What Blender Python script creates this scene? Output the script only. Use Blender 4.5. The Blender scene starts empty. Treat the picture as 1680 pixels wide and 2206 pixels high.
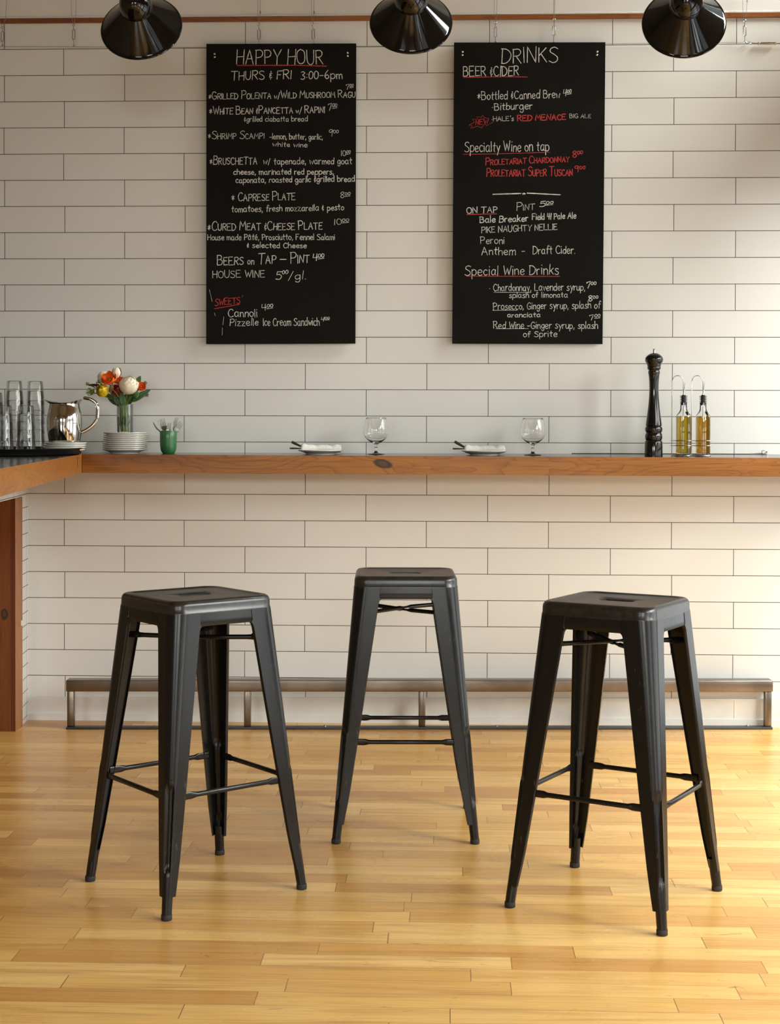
import bpy, math, random
from mathutils import Vector, Matrix
C = bpy.context.scene.collection
SC = bpy.context.scene
PI = math.pi
rnd = random.Random(7)

# ---------------------------------------------------------------- camera
CAM = Vector((1.8029, -6.0557, 1.1946))
FPX = 3234.42
PPX, PPY = 840.0, 967.62
yaw, pit, rol = -0.0382, -0.0145, 0.0024
fw = Vector((math.sin(yaw)*math.cos(pit), math.cos(yaw)*math.cos(pit), math.sin(pit)))
rt = Vector((math.cos(yaw), -math.sin(yaw), 0)); up = rt.cross(fw)
r2 = math.cos(rol)*rt + math.sin(rol)*up
u2 = -math.sin(rol)*rt + math.cos(rol)*up
cd = bpy.data.cameras.new('camera'); co = bpy.data.objects.new('camera', cd); C.objects.link(co)
M = Matrix((r2, u2, -fw)).transposed().to_4x4(); M.translation = CAM
co.matrix_world = M
cd.sensor_fit = 'HORIZONTAL'; cd.sensor_width = 36.0
cd.lens = FPX/1680*36.0
cd.shift_y = -(1103-PPY)/1680
cd.clip_start = 0.05; cd.clip_end = 60
SC.camera = co

# ---------------------------------------------------------------- world, daylight, exposure
SC.view_settings.view_transform = 'Standard'
SC.view_settings.look = 'None'
SC.view_settings.gamma = 1.0
SC.view_settings.use_curve_mapping = False
SC.view_settings.exposure = -0.14
w = bpy.data.worlds.new('world'); SC.world = w; w.use_nodes = True
w.node_tree.nodes['Background'].inputs[0].default_value = (0.90, 0.96, 1.0, 1)
w.node_tree.nodes['Background'].inputs[1].default_value = 1.15
RX = 3.75           # inner face of the window wall on the right
CEIL = 4.0
YF = -10.0          # wall behind the camera
XL = -3.6           # far left wall
def area(name, loc, target, sx, sy, power, col=(1, 1, 1)):
    l = bpy.data.lights.new(name, 'AREA'); l.shape = 'RECTANGLE'; l.size = sx; l.size_y = sy
    l.energy = power; l.color = col
    o = bpy.data.objects.new(name, l); C.objects.link(o); o.location = loc
    d = (Vector(target)-Vector(loc)).normalized()
    z = -d; xx = Vector((0, 0, 1)).cross(z)
    xx = xx.normalized() if xx.length > 1e-4 else Vector((1, 0, 0))
    yy = z.cross(xx)
    m = Matrix((xx, yy, z)).transposed().to_4x4(); m.translation = Vector(loc); o.matrix_world = m
    return o
# window openings in the right wall: (y0, y1, z0, z1, daylight power)
# (the daylight comes from sky panels hung outside and above each opening, aimed down through it)
WINS = [(-1.60, -0.10, 0.10, 2.30, 105, 13, 0.40, 2.3), (-1.60, -0.10, 3.28, 3.85, 480, 0, 1.0, 1.7),
        (-3.40, -1.95, 0.20, 2.25, 205, 26, 0.95, 1.9), (-5.25, -3.80, 0.20, 2.50, 480, 32, 0.85, 2.2), (-7.1, -5.65, 0.20, 2.50, 230, 26, 0.8, 1.55)]
DAY = (0.97, 1.0, 0.95)
LOWFILL = (0.97, 1.0, 0.985)
for i, (y0, y1, z0, z1, p, pl, dz, od) in enumerate(WINS):
    area('daylight', (RX+od, (y0+y1)/2-0.2, z1+dz), (RX-1.6, (y0+y1)/2, 0.3 if z0 < 1 else 2.2), y1-y0+0.6, 2.0 if z0 < 1 else 0.9, p, DAY)
    # added low panel outside the lower panes, brightens the lower wall
    if pl: area('low_fill', (RX+0.6, (y0+y1)/2, 0.85), (RX-2, (y0+y1)/2, 0.75), y1-y0+0.2, 1.3, pl, LOWFILL)
# windows in the wall behind the camera
FWINS = [(-1.6, 0.0, 0.4, 2.6, 330, 0, 0.3, 1.55), (1.6, 3.2, 0.4, 2.6, 470, 0, 0.3, 1.55)]
for i, (x0, x1, z0, z1, p, pl, dz, od) in enumerate(FWINS):
    area('daylight', ((x0+x1)/2, YF-1.55, z1+0.3), ((x0+x1)/2, YF+3.5, 0.2), x1-x0+0.6, 2.0, p, DAY)
SC.cycles.use_denoising = True
SC.cycles.max_bounces = 16; SC.cycles.transparent_max_bounces = 40
SC.cycles.transmission_bounces = 16; SC.cycles.glossy_bounces = 6; SC.cycles.diffuse_bounces = 5
SC.cycles.caustics_reflective = False; SC.cycles.caustics_refractive = False
SC.cycles.sample_clamp_indirect = 6.0

# ---------------------------------------------------------------- helpers
def ray(px, py):
    return fw + (px-PPX)/FPX*r2 - (py-PPY)/FPX*u2
def at(px, py, Y=None, Z=None, X=None):
    """world point seen at photo pixel (px, py) on the plane y=Y, z=Z or x=X"""
    d = ray(px, py)
    t = (Y-CAM.y)/d.y if Y is not None else ((Z-CAM.z)/d.z if Z is not None else (X-CAM.x)/d.x)
    return CAM + d*t
def srgb(r, g, b):
    def f(c):
        c /= 255.0
        return c/12.92 if c <= 0.04045 else ((c+0.055)/1.055)**2.4
    return (f(r), f(g), f(b), 1)

def mesh(name, vf, m, parent=None, smooth=True, loc=None, rot=None, sharp=None):
    v, f = vf
    me = bpy.data.meshes.new(name); me.from_pydata([tuple(p) for p in v], [], f); me.update()
    import bmesh
    bm = bmesh.new(); bm.from_mesh(me)
    bmesh.ops.recalc_face_normals(bm, faces=bm.faces)
    bm.to_mesh(me); bm.free()
    if smooth:
        for p in me.polygons: p.use_smooth = True
        me.set_sharp_from_angle(angle=math.radians(sharp or 38))
    for mm in (m if isinstance(m, (list, tuple)) else [m]): me.materials.append(mm)
    o = bpy.data.objects.new(name, me); C.objects.link(o)
    if parent: o.parent = parent
    if loc is not None: o.location = loc
    if rot is not None: o.rotation_euler = rot
    return o
def thing(name, label, cat, loc=(0, 0, 0), rz=0, group=None):
    o = bpy.data.objects.new(name, None); C.objects.link(o)
    o.empty_display_size = 0.05
    o.location = loc; o.rotation_euler = (0, 0, rz)
    return tag(o, label, cat, group)
def tag(o, label, cat, group=None):
    o['label'] = label; o['category'] = cat
    if group: o['group'] = group
    return o
def struct(o):
    o['kind'] = 'structure'; return o
def copy_tree(o, parent=None):
    c = o.copy(); C.objects.link(c)
    if parent: c.parent = parent
    for ch in o.children: copy_tree(ch, c)
    return c

def join(*parts):
    V, F = [], []
    for v, f in parts:
        n = len(V); V += list(v); F += [tuple(i+n for i in q) for q in f]
    return V, F
def xform(vf, m):
    return [m @ Vector(p) for p in vf[0]], vf[1]
def moved(vf, d):
    d = Vector(d); return [Vector(p)+d for p in vf[0]], vf[1]
def hull8(b, t):
    """box from 4 bottom and 4 top corners, same winding"""
    return list(b)+list(t), [(3, 2, 1, 0), (4, 5, 6, 7), (0, 1, 5, 4), (1, 2, 6, 5), (2, 3, 7, 6), (3, 0, 4, 7)]
def box(x0, x1, y0, y1, z0, z1):
    q = [(x0, y0), (x1, y0), (x1, y1), (x0, y1)]
    return hull8([(a, b, z0) for a, b in q], [(a, b, z1) for a, b in q])
def bbox(x0, x1, y0, y1, z0, z1, bv=0.002, seg=2):
    """box with rounded edges"""
    import bmesh
    bm = bmesh.new()
    vs = [bm.verts.new(p) for p in box(x0, x1, y0, y1, z0, z1)[0]]
    for q in box(0, 1, 0, 1, 0, 1)[1]: bm.faces.new([vs[i] for i in q])
    bmesh.ops.bevel(bm, geom=bm.edges[:], offset=bv, segments=seg, profile=0.5, affect='EDGES')
    bm.verts.index_update()
    r = ([v.co.copy() for v in bm.verts], [tuple(v.index for v in f.verts) for f in bm.faces]); bm.free()
    return r
def loft(rings, close=True, cap0=True, cap1=True):
    n = len(rings[0]); V = [p for r in rings for p in r]; F = []
    for i in range(len(rings)-1):
        for j in range(n if close else n-1):
            k = (j+1) % n
            F.append((i*n+j, i*n+k, (i+1)*n+k, (i+1)*n+j))
    if cap0: F.append(tuple(reversed(range(n))))
    if cap1: F.append(tuple(range((len(rings)-1)*n, len(rings)*n)))
    return V, F
def lathe(prof, seg=32, sx=1.0, sy=1.0):
    """profile of (radius, z); a radius of 0 at an end closes it"""
    V, F, idx = [], [], []
    for r, z in prof:
        if r <= 1e-9: idx.append([len(V)]); V.append((0, 0, z))
        else:
            idx.append(list(range(len(V), len(V)+seg)))
            for j in range(seg):
                a = 2*PI*j/seg; V.append((r*sx*math.cos(a), r*sy*math.sin(a), z))
    for a, b in zip(idx, idx[1:]):
        if len(a) == 1 and len(b) == 1: continue
        for j in range(seg):
            k = (j+1) % seg
            if len(a) == 1: F.append((a[0], b[k], b[j]))
            elif len(b) == 1: F.append((a[j], a[k], b[0]))
            else: F.append((a[j], a[k], b[k], b[j]))
    return V, F
def smooth_pts(pts, n=6, closed=False):
    P = [Vector(p) for p in pts]; out = []
    m = len(P)
    for i in range(m if closed else m-1):
        p0 = P[(i-1) % m] if (closed or i > 0) else 2*P[0]-P[1]
        p1, p2 = P[i], P[(i+1) % m]
        p3 = P[(i+2) % m] if (closed or i+2 < m) else 2*P[-1]-P[-2]
        for k in range(n):
            t = k/n
            out.append(0.5*((2*p1)+(-p0+p2)*t+(2*p0-5*p1+4*p2-p3)*t*t+(-p0+3*p1-3*p2+p3)*t**3))
    if not closed: out.append(P[-1])
    return out
def tube(path, rad, seg=10, closed=False, flat=None, upv=None):
    """tube along a path; rad number or list; flat = list of (scale_a, scale_b)"""
    P = [Vector(p) for p in path]; n = len(P); rings = []
    T = []
    for i in range(n):
        a = P[(i-1) % n] if (closed or i > 0) else P[0]
        b = P[(i+1) % n] if (closed or i < n-1) else P[-1]
        T.append((b-a).normalized())
    ref = Vector(upv) if upv else (Vector((0, 0, 1)) if abs(T[0].z) < 0.9 else Vector((1, 0, 0)))
    nrm = (ref - T[0]*ref.dot(T[0])).normalized()
    for i in range(n):
        nrm = (nrm - T[i]*nrm.dot(T[i]))
        nrm = nrm.normalized() if nrm.length > 1e-6 else T[i].orthogonal().normalized()
        bi = T[i].cross(nrm)
        r = rad[i] if isinstance(rad, (list, tuple)) else rad
        fa, fb = flat[i] if flat else (1, 1)
        rings.append([P[i]+nrm*(r*fa*math.cos(2*PI*j/seg))+bi*(r*fb*math.sin(2*PI*j/seg)) for j in range(seg)])
    if closed:
        rings.append(rings[0]); V, F = loft(rings, True, False, False)
        k = len(rings)-1
        return V[:k*seg], [tuple(i % (k*seg) for i in f) for f in F]
    return loft(rings)
def sphere(c, r, u=16, v=10, s=(1, 1, 1)):
    prof = [(math.sin(PI*i/v), -math.cos(PI*i/v)) for i in range(v+1)]
    prof[0] = (0, -1); prof[-1] = (0, 1)
    V, F = lathe(prof, u)
    return [Vector((p[0]*r*s[0], p[1]*r*s[1], p[2]*r*s[2]))+Vector(c) for p in V], F
def rsq(h, R, n=8):
    """rounded square ring, half side h, corner radius R"""
    out = []
    for q, (sx, sy) in enumerate(((1, 1), (-1, 1), (-1, -1), (1, -1))):
        for i in range(n+1):
            a = q*PI/2 + PI/2*i/n
            out.append((sx*(h-R)+R*math.cos(a), sy*(h-R)+R*math.sin(a)))
    return out

# ---------------------------------------------------------------- materials
def newmat(name):
    m = bpy.data.materials.new(name); m.use_nodes = True
    return m, m.node_tree, m.node_tree.nodes['Principled BSDF']
def setp(b, **k):
    for n, v in k.items():
        b.inputs[n].default_value = v
class NT:
    """tiny node helper"""
    def __init__(s, nt): s.nt = nt
    def n(s, t, **k):
        nd = s.nt.nodes.new(t)
        for a, v in k.items(): setattr(nd, a, v)
        return nd
    def link(s, a, b): s.nt.links.new(a, b)
    def val(s, sock, v):
        if hasattr(v, 'is_output'): s.link(v, sock)
        else: sock.default_value = v
    def math(s, op, a, b=0.0, c=0.0):
        nd = s.n('ShaderNodeMath', operation=op)
        s.val(nd.inputs[0], a); s.val(nd.inputs[1], b); s.val(nd.inputs[2], c)
        return nd.outputs[0]
    def mix(s, f, a, b, mode='MIX'):
        nd = s.n('ShaderNodeMix', data_type='RGBA', blend_type=mode)
        s.val(nd.inputs[0], f); s.val(nd.inputs[6], a); s.val(nd.inputs[7], b)
        return nd.outputs[2]
    def xyz(s, kind='Object'):
        tc = s.n('ShaderNodeTexCoord'); sp = s.n('ShaderNodeSeparateXYZ')
        s.link(tc.outputs[kind], sp.inputs[0]); return tc.outputs[kind], sp.outputs
    def comb(s, x, y, z):
        nd = s.n('ShaderNodeCombineXYZ')
        for i, v in enumerate((x, y, z)): s.val(nd.inputs[i], v)
        return nd.outputs[0]
    def noise(s, vec, scale, detail=3, rough=0.5, dist=0.0):
        nd = s.n('ShaderNodeTexNoise'); s.link(vec, nd.inputs['Vector'])
        nd.inputs['Scale'].default_value = scale; nd.inputs['Detail'].default_value = detail
        nd.inputs['Roughness'].default_value = rough; nd.inputs['Distortion'].default_value = dist
        return nd.outputs['Fac']
    def white(s, vec):
        nd = s.n('ShaderNodeTexWhiteNoise', noise_dimensions='3D'); s.link(vec, nd.inputs['Vector'])
        return nd.outputs['Value']
    def ramp(s, f, stops):
        nd = s.n('ShaderNodeValToRGB'); s.val(nd.inputs[0], f)
        e = nd.color_ramp.elements
        while len(e) < len(stops): e.new(0.5)
        for i, (p, c) in enumerate(stops):
            e[i].position = p; e[i].color = c
        return nd.outputs[0]
    def step(s, x, lo, hi):
        nd = s.n('ShaderNodeMapRange', interpolation_type='SMOOTHSTEP')
        s.val(nd.inputs[0], x); s.val(nd.inputs[1], lo); s.val(nd.inputs[2], hi)
        return nd.outputs[0]
    def bump(s, h, dist, strength=1.0):
        nd = s.n('ShaderNodeBump'); s.link(h, nd.inputs['Height'])
        nd.inputs['Distance'].default_value = dist; nd.inputs['Strength'].default_value = strength
        return nd.outputs[0]
def plain(name, col, rough=0.5, metal=0.0, spec=0.5, coat=0.0, var=0.0, vscale=20, bump=0.0, **k):
    m, nt, b = newmat(name); h = NT(nt)
    setp(b, Roughness=rough, Metallic=metal); b.inputs['Specular IOR Level'].default_value = spec
    b.inputs['Coat Weight'].default_value = coat; b.inputs['Coat Roughness'].default_value = 0.08
    co_, _ = h.xyz(); nz = h.noise(co_, vscale, 4)
    f = h.step(nz, 0.3, 0.7)
    dk = tuple(c*(1-var) for c in col[:3])+(1,); lt = tuple(min(1, c*(1+var)) for c in col[:3])+(1,)
    h.link(h.mix(f, dk, lt), b.inputs['Base Color'])
    if bump: h.link(h.bump(nz, bump), b.inputs['Normal'])
    for n_, v in k.items(): b.inputs[n_].default_value = v
    return m
def glassmat(name, tint=(0.97, 0.985, 0.98), edge=0.12, gl=1.0, dark=(0.90, 0.915, 0.905, 1)):
    """thin clear glass wall: mirrors by Fresnel, lets the rest through"""
    m = bpy.data.materials.new(name); m.use_nodes = True; nt = m.node_tree; nt.nodes.clear(); h = NT(nt)
    out = h.n('ShaderNodeOutputMaterial'); tr = h.n('ShaderNodeBsdfTransparent'); gls = h.n('ShaderNodeBsdfGlossy')
    gls.inputs['Roughness'].default_value = 0.02
    lw = h.n('ShaderNodeLayerWeight'); lw.inputs[0].default_value = 0.35
    fr = h.n('ShaderNodeFresnel'); fr.inputs[0].default_value = 1.5
    e = h.math('POWER', lw.outputs['Facing'], 3.0)
    colr = h.mix(h.math('MULTIPLY', e, edge*3), tint+(1,), dark)
    h.link(colr, tr.inputs[0])
    mx = h.n('ShaderNodeMixShader'); h.link(h.math('MULTIPLY', fr.outputs[0], gl), mx.inputs[0])
    h.link(tr.outputs[0], mx.inputs[1]); h.link(gls.outputs[0], mx.inputs[2])
    h.link(mx.outputs[0], out.inputs[0])
    return m
def solidglass(name, col=(1, 1, 1, 1), ior=1.45, rough=0.0):
    m, nt, b = newmat(name)
    setp(b, Roughness=rough, IOR=ior); b.inputs['Transmission Weight'].default_value = 1.0
    b.inputs['Base Color'].default_value = col
    return m

def tile_mat(name, p, q, z0, ax=0, lw=0.0027, stagger=True, base=(0.725, 0.715, 0.682), line=(0.035, 0.027, 0.02, 1)):
    m, nt, b = newmat(name); h = NT(nt)
    _, s = h.xyz(); x = s[ax]; z = s[2]
    v = h.math('DIVIDE', h.math('SUBTRACT', z0, z), p)
    r = h.math('FLOOR', v); fv = h.math('FRACT', v)
    par = h.math('FLOORED_MODULO', r, 2.0)
    off = h.math('MULTIPLY', h.math('SUBTRACT', 1.0, par), 0.5) if stagger else 0.12
    uu = h.math('ADD', h.math('DIVIDE', x, q), off)
    # small irregular shifts of the butt joints from row to row
    jit = h.math('MULTIPLY', h.math('SUBTRACT', h.white(h.comb(r, 3.1, 0.7)), 0.5), 0.010)
    uu = h.math('ADD', uu, jit)
    cidx = h.math('FLOOR', uu); fu = h.math('FRACT', uu)
    dv = h.math('MULTIPLY', h.math('MINIMUM', fv, h.math('SUBTRACT', 1.0, fv)), p)
    du = h.math('MULTIPLY', h.math('MINIMUM', fu, h.math('SUBTRACT', 1.0, fu)), q)
    d = h.math('MINIMUM', dv, du)
    ln = h.math('SUBTRACT', 1.0, h.step(d, lw*0.30, lw*0.62))
    t = h.white(h.comb(r, cidx, 1.3))
    lo = tuple(c*0.965 for c in base)+(1,); hi = tuple(base)+(1,)
    co_, _ = h.xyz()
    soil = h.step(h.noise(co_, 2.2, 4), 0.25, 0.75)
    colr = h.mix(t, lo, hi)
    colr = h.mix(h.math('MULTIPLY', soil, 0.10), colr, (base[0]*0.9, base[1]*0.86, base[2]*0.78, 1))
    h.link(h.mix(ln, colr, line), b.inputs['Base Color'])
    setp(b, Roughness=0.42); b.inputs['Specular IOR Level'].default_value = 0.35
    h.link(h.bump(h.math('SUBTRACT', 1.0, ln), 0.0015, 0.5), b.inputs['Normal'])
    return m
def wood_mat(name, cols, along=0, gs=1.0, rough=0.35, coat=0.0, knots=(), rings=11.0, holes=False, bigs=1.1, ringmix=0.5):
    """grain as contour lines of a stretched noise; along = index of the grain axis"""
    m, nt, b = newmat(name); h = NT(nt)
    _, s = h.xyz()
    sc = [11.0*gs]*3; sc[along] = 2.0*gs
    vec = h.comb(*[h.math('MULTIPLY', s[i], sc[i]) for i in range(3)])
    n1 = h.noise(vec, 1.0, 3, 0.40, 0.5)
    rg = h.math('FRACT', h.math('MULTIPLY', n1, rings))
    ringf = h.math('POWER', rg, 4.0)
    sc2 = [160.0]*3; sc2[along] = 5.0
    fine = h.noise(h.comb(*[h.math('MULTIPLY', s[i], sc2[i]) for i in range(3)]), 1.0, 3)
    sc3 = [5.0]*3; sc3[along] = bigs
    big = h.noise(h.comb(*[h.math('MULTIPLY', s[i], sc3[i]) for i in range(3)]), 1.0, 2)
    colr = h.mix(h.step(big, 0.3, 0.7), cols[0], cols[1])
    colr = h.mix(h.math('MULTIPLY', ringf, ringmix), colr, cols[2])
    colr = h.mix(h.math('MULTIPLY', h.step(fine, 0.45, 0.75), 0.35), colr, cols[2])
    for (kp, ra, rb, ang) in knots:
        a1, a2 = [i for i in range(3) if kp[i] is not None]
        dx = h.math('SUBTRACT', s[a1], kp[a1]); dz = h.math('SUBTRACT', s[a2], kp[a2])
        ca, sa = math.cos(ang), math.sin(ang)
        e1 = h.math('DIVIDE', h.math('ADD', h.math('MULTIPLY', dx, ca), h.math('MULTIPLY', dz, sa)), ra)
        e2 = h.math('DIVIDE', h.math('SUBTRACT', h.math('MULTIPLY', dz, ca), h.math('MULTIPLY', dx, sa)), rb)
        d = h.math('SQRT', h.math('ADD', h.math('MULTIPLY', e1, e1), h.math('MULTIPLY', e2, e2)))
        d = h.math('ADD', d, h.math('MULTIPLY', h.math('SUBTRACT', h.noise(h.comb(s[0], s[1], s[2]), 60.0, 3), 0.5), 0.35))
        ringd = h.step(d, 0.92, 1.22)
        colr = h.mix(h.math('SUBTRACT', 1.0, ringd), colr, (0.045, 0.022, 0.010, 1))
        core = h.math('SUBTRACT', 1.0, h.step(d, 0.48, 0.60))
        colr = h.mix(core, colr, (0.085, 0.036, 0.017, 1))
    if holes:
        vo = h.n('ShaderNodeTexVoronoi'); h.link(h.comb(s[0], 0.0, s[2]), vo.inputs['Vector'])
        vo.inputs['Scale'].default_value = 16.0
        dot = h.math('SUBTRACT', 1.0, h.step(vo.outputs['Distance'], 0.018, 0.035))
        pick = h.math('GREATER_THAN', h.white(vo.outputs['Position']), 0.62)
        colr = h.mix(h.math('MULTIPLY', dot, pick), colr, (0.03, 0.014, 0.006, 1))
    h.link(colr, b.inputs['Base Color'])
    setp(b, Roughness=rough); b.inputs['Coat Weight'].default_value = coat; b.inputs['Coat Roughness'].default_value = 0.12; b.inputs['Specular IOR Level'].default_value = 0.3
    h.link(h.bump(fine, 0.0004, 0.4), b.inputs['Normal'])
    return m
def floor_mat():
    m, nt, b = newmat('strip_maple_floor'); h = NT(nt)
    _, s = h.xyz(); x, y = s[0], s[1]
    W = 0.0765
    yy = h.math('DIVIDE', y, W); r = h.math('FLOOR', yy); fy = h.math('FRACT', yy)
    L = h.math('ADD', 0.45, h.math('MULTIPLY', h.white(h.comb(r, 0.2, 5.0)), 0.5))
    xx = h.math('ADD', h.math('DIVIDE', x, L), h.math('MULTIPLY', h.white(h.comb(r, 7.7, 2.0)), 9.0))
    cx = h.math('FLOOR', xx); fx = h.math('FRACT', xx)
    t = h.white(h.comb(r, cx, 0.5)); t2 = h.white(h.comb(r, cx, 9.5))
    shift = h.math('MULTIPLY', t2, 37.0)
    gv = h.comb(h.math('ADD', h.math('MULTIPLY', x, 1.6), shift), h.math('MULTIPLY', y, 22.0), shift)
    g1 = h.noise(gv, 1.0, 5, 0.62, 0.8)
    gv2 = h.comb(h.math('ADD', h.math('MULTIPLY', x, 6.0), shift), h.math('MULTIPLY', y, 180.0), shift)
    g2 = h.noise(gv2, 1.0, 3)
    colr = h.ramp(t, [(0.0, srgb(190, 135, 67)), (0.30, srgb(209, 159, 84)), (0.65, srgb(219, 172, 96)), (1.0, srgb(231, 189, 117))])
    colr = h.mix(h.math('MULTIPLY', h.step(g1, 0.44, 0.74), 0.55), colr, srgb(160, 106, 48))
    colr = h.mix(h.math('MULTIPLY', h.step(g2, 0.46, 0.72), 0.30), colr, srgb(140, 86, 40))
    tcv = h.comb(x, y, 0.0)
    fl = h.noise(h.comb(h.math('MULTIPLY', x, 9.0), h.math('MULTIPLY', y, 30.0), 0.0), 1.0, 4, 0.7, 1.2)
    colr = h.mix(h.math('MULTIPLY', h.step(fl, 0.64, 0.74), 0.7), colr, srgb(112, 66, 34))
    worn = h.step(h.noise(tcv, 1.3, 4), 0.35, 0.7)
    colr = h.mix(h.math('MULTIPLY', worn, 0.18), colr, srgb(222, 178, 118))
    dy = h.math('MULTIPLY', h.math('MINIMUM', fy, h.math('SUBTRACT', 1.0, fy)), W)
    dx = h.math('MULTIPLY', h.math('MINIMUM', fx, h.math('SUBTRACT', 1.0, fx)), L)
    gy = h.math('MULTIPLY', h.math('SUBTRACT', 1.0, h.step(dy, 0.0003, 0.0013)), h.math('ADD', 0.22, h.math('MULTIPLY', t2, 0.5)))
    gx = h.math('MULTIPLY', h.math('SUBTRACT', 1.0, h.step(dx, 0.0004, 0.0016)), h.math('ADD', 0.35, h.math('MULTIPLY', t, 0.6)))
    gap = h.math('MAXIMUM', gx, gy)
    colr = h.mix(gap, colr, srgb(84, 48, 22))
    h.link(colr, b.inputs['Base Color'])
    rg = h.math('ADD', 0.20, h.math('MULTIPLY', h.noise(tcv, 3.0, 4), 0.16))
    h.link(rg, b.inputs['Roughness'])
    b.inputs['Specular IOR Level'].default_value = 0.5
    hb = h.math('ADD', h.math('MULTIPLY', h.noise(h.comb(h.math('MULTIPLY', x, 2.0), h.math('MULTIPLY', y, 9.0), t), 1.0, 2), 1.0), h.math('MULTIPLY', gap, -0.25))
    h.link(h.bump(hb, 0.0015, 0.35), b.inputs['Normal'])
    return m
# ================================================================ the room
TP, TQ, TZ = 0.1061, 0.4914, 2.7255
M_tile = tile_mat('white_wall_boards', TP, TQ, TZ)
M_tile_low = tile_mat('narrow_white_tiles', TP/2, 0.28, TZ, ax=1, lw=0.0030, stagger=False)
M_plaster = plain('painted_plaster', (0.72, 0.70, 0.66, 1), 0.6, var=0.03, vscale=3, bump=0.0)
M_trimwood = wood_mat('stained_trim_wood', (srgb(124, 72, 34), srgb(150, 94, 48), srgb(88, 46, 20)), 0, 1.0, 0.4)
M_white = plain('white_trim_paint', (0.72, 0.71, 0.68, 1), 0.45, var=0.05, vscale=9)
M_caulk = plain('white_caulk', (0.74, 0.73, 0.69, 1), 0.5, var=0.05, vscale=60)
M_darkgap = plain('dark_gap', (0.02, 0.015, 0.012, 1), 0.8)
M_ceiling = plain('ceiling_paint', (0.26, 0.235, 0.195, 1), 0.7, var=0.02)
M_roomwall = plain('room_wall_paint', (0.36, 0.285, 0.19, 1), 0.7, var=0.03)
M_floor = floor_mat()
M_winframe = plain('dark_window_frame', (0.03, 0.028, 0.026, 1), 0.5)

struct(mesh('floor', box(XL, RX+0.15, YF-0.15, 0.15, -0.12, 0.0), M_floor, smooth=False))
struct(mesh('ceiling', box(XL, RX+0.15, YF-0.15, 0.15, CEIL, CEIL+0.12), M_ceiling, smooth=False))
# the boarded back wall with painted plaster above the wooden strip
TRZ = 2.8285
wb = join(box(XL, RX+0.15, 0.0, 0.15, 0.0, TRZ), box(XL, RX+0.15, 0.0, 0.15, TRZ, CEIL))
o = struct(mesh('wall_back', wb, [M_tile, M_plaster], smooth=False))
for p in o.data.polygons:
    if p.index >= 6: p.material_index = 1
struct(mesh('trim_1', bbox(XL, RX, -0.012, -0.0002, TRZ, TRZ+0.0195, 0.0012), M_trimwood, smooth=False))
# lumpy caulk bead along the top of the strip
rr = random.Random(3); rings = []
xx = -0.4
while xx < 3.5:
    r_ = 0.0055+rr.uniform(-0.0012, 0.0018)
    zc = TRZ+0.0195+0.004+rr.uniform(-0.001, 0.001)
    rings.append([(xx, -r_*0.9*math.cos(a)*0.6-0.003, zc+r_*math.sin(a)) for a in [2*PI*k/8 for k in range(8)]])
    xx += rr.uniform(0.012, 0.03)
struct(mesh('trim_2', loft(rings), M_caulk))
struct(mesh('wall_left', box(XL-0.15, XL, YF, 0.15, 0, CEIL), M_roomwall, smooth=False))

# window walls: solid boxes around the openings
def wall_with_openings(name, spans, wins, axis, c0, c1, m):
    """wall along one axis between spans[0..1]; wins = (a0, a1, z0, z1) openings"""
    cols = {}
    for a0, a1, z0, z1 in wins: cols.setdefault((a0, a1), []).append((z0, z1))
    ps = []; cur = spans[0]
    def put(a0, a1, z0, z1):
        if a1-a0 < 1e-4 or z1-z0 < 1e-4: return
        ps.append(box(c0, c1, a0, a1, z0, z1) if axis == 'y' else box(a0, a1, c0, c1, z0, z1))
    for (a0, a1) in sorted(cols):
        put(cur, a0, 0, CEIL); zc = 0
        for z0, z1 in sorted(cols[(a0, a1)]): put(a0, a1, zc, z0); zc = z1
        put(a0, a1, zc, CEIL); cur = a1
    put(cur, spans[1], 0, CEIL)
    return struct(mesh(name, join(*ps), m, smooth=False))
wall_with_openings('wall_right', (YF, 0.0), [w_[:4] for w_ in WINS], 'y', RX, RX+0.15, M_roomwall)
wall_with_openings('wall_front', (XL, RX), [w_[:4] for w_ in FWINS], 'x', YF-0.15, YF, M_roomwall)
nwin = 0
for axis, ws in (('y', WINS), ('x', FWINS)):
    for a0, a1, z0, z1, *_r in ws:
        nwin += 1
        c0, c1 = (RX+0.04, RX+0.09) if axis == 'y' else (YF-0.09, YF-0.04)
        bars = []
        nb = max(1, round((a1-a0)/0.5))
        def bar(u0, u1, v0, v1):
            bars.append(box(c0, c1, u0, u1, v0, v1) if axis == 'y' else box(u0, u1, c0, c1, v0, v1))
        for k in range(nb+1):
            u = a0+(a1-a0)*k/nb; hw = 0.03
            bar(max(a0, u-hw), min(a1, u+hw), z0, z1)
        nz = max(1, round((z1-z0)/1.2))
        for k in range(nz+1):
            z = z0+(z1-z0)*k/nz
            bar(a0, a1, max(z0, z-0.03), min(z1, z+0.03))
        struct(mesh('window_%d' % nwin, join(*bars), M_winframe, smooth=False))

# baseboard with a shoe moulding
def bb(x0, x1, ya, yb, z0a, z1a, z0b, z1b, yoff):
    b = [(x0, ya, z0a), (x1, yb, z0b), (x1, 0, z0b), (x0, 0, z0a)]
    t = [(x0, ya, z1a), (x1, yb, z1b), (x1, 0, z1b), (x0, 0, z1a)]
    return hull8(b, t)
bv = join(bb(0.096, RX, -0.012, -0.012, 0.0, 0.0925, 0.0, 0.117, 0),
          bb(0.096, RX, -0.020, -0.017, 0.0, 0.026, 0.0, 0.030, 0))
struct(mesh('baseboard_back', bv, M_white, smooth=False))
struct(mesh('trim_3', bbox(2.952, 2.958, -0.0135, -0.011, 0.034, 0.104, 0.0008), M_caulk, smooth=False))

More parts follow.
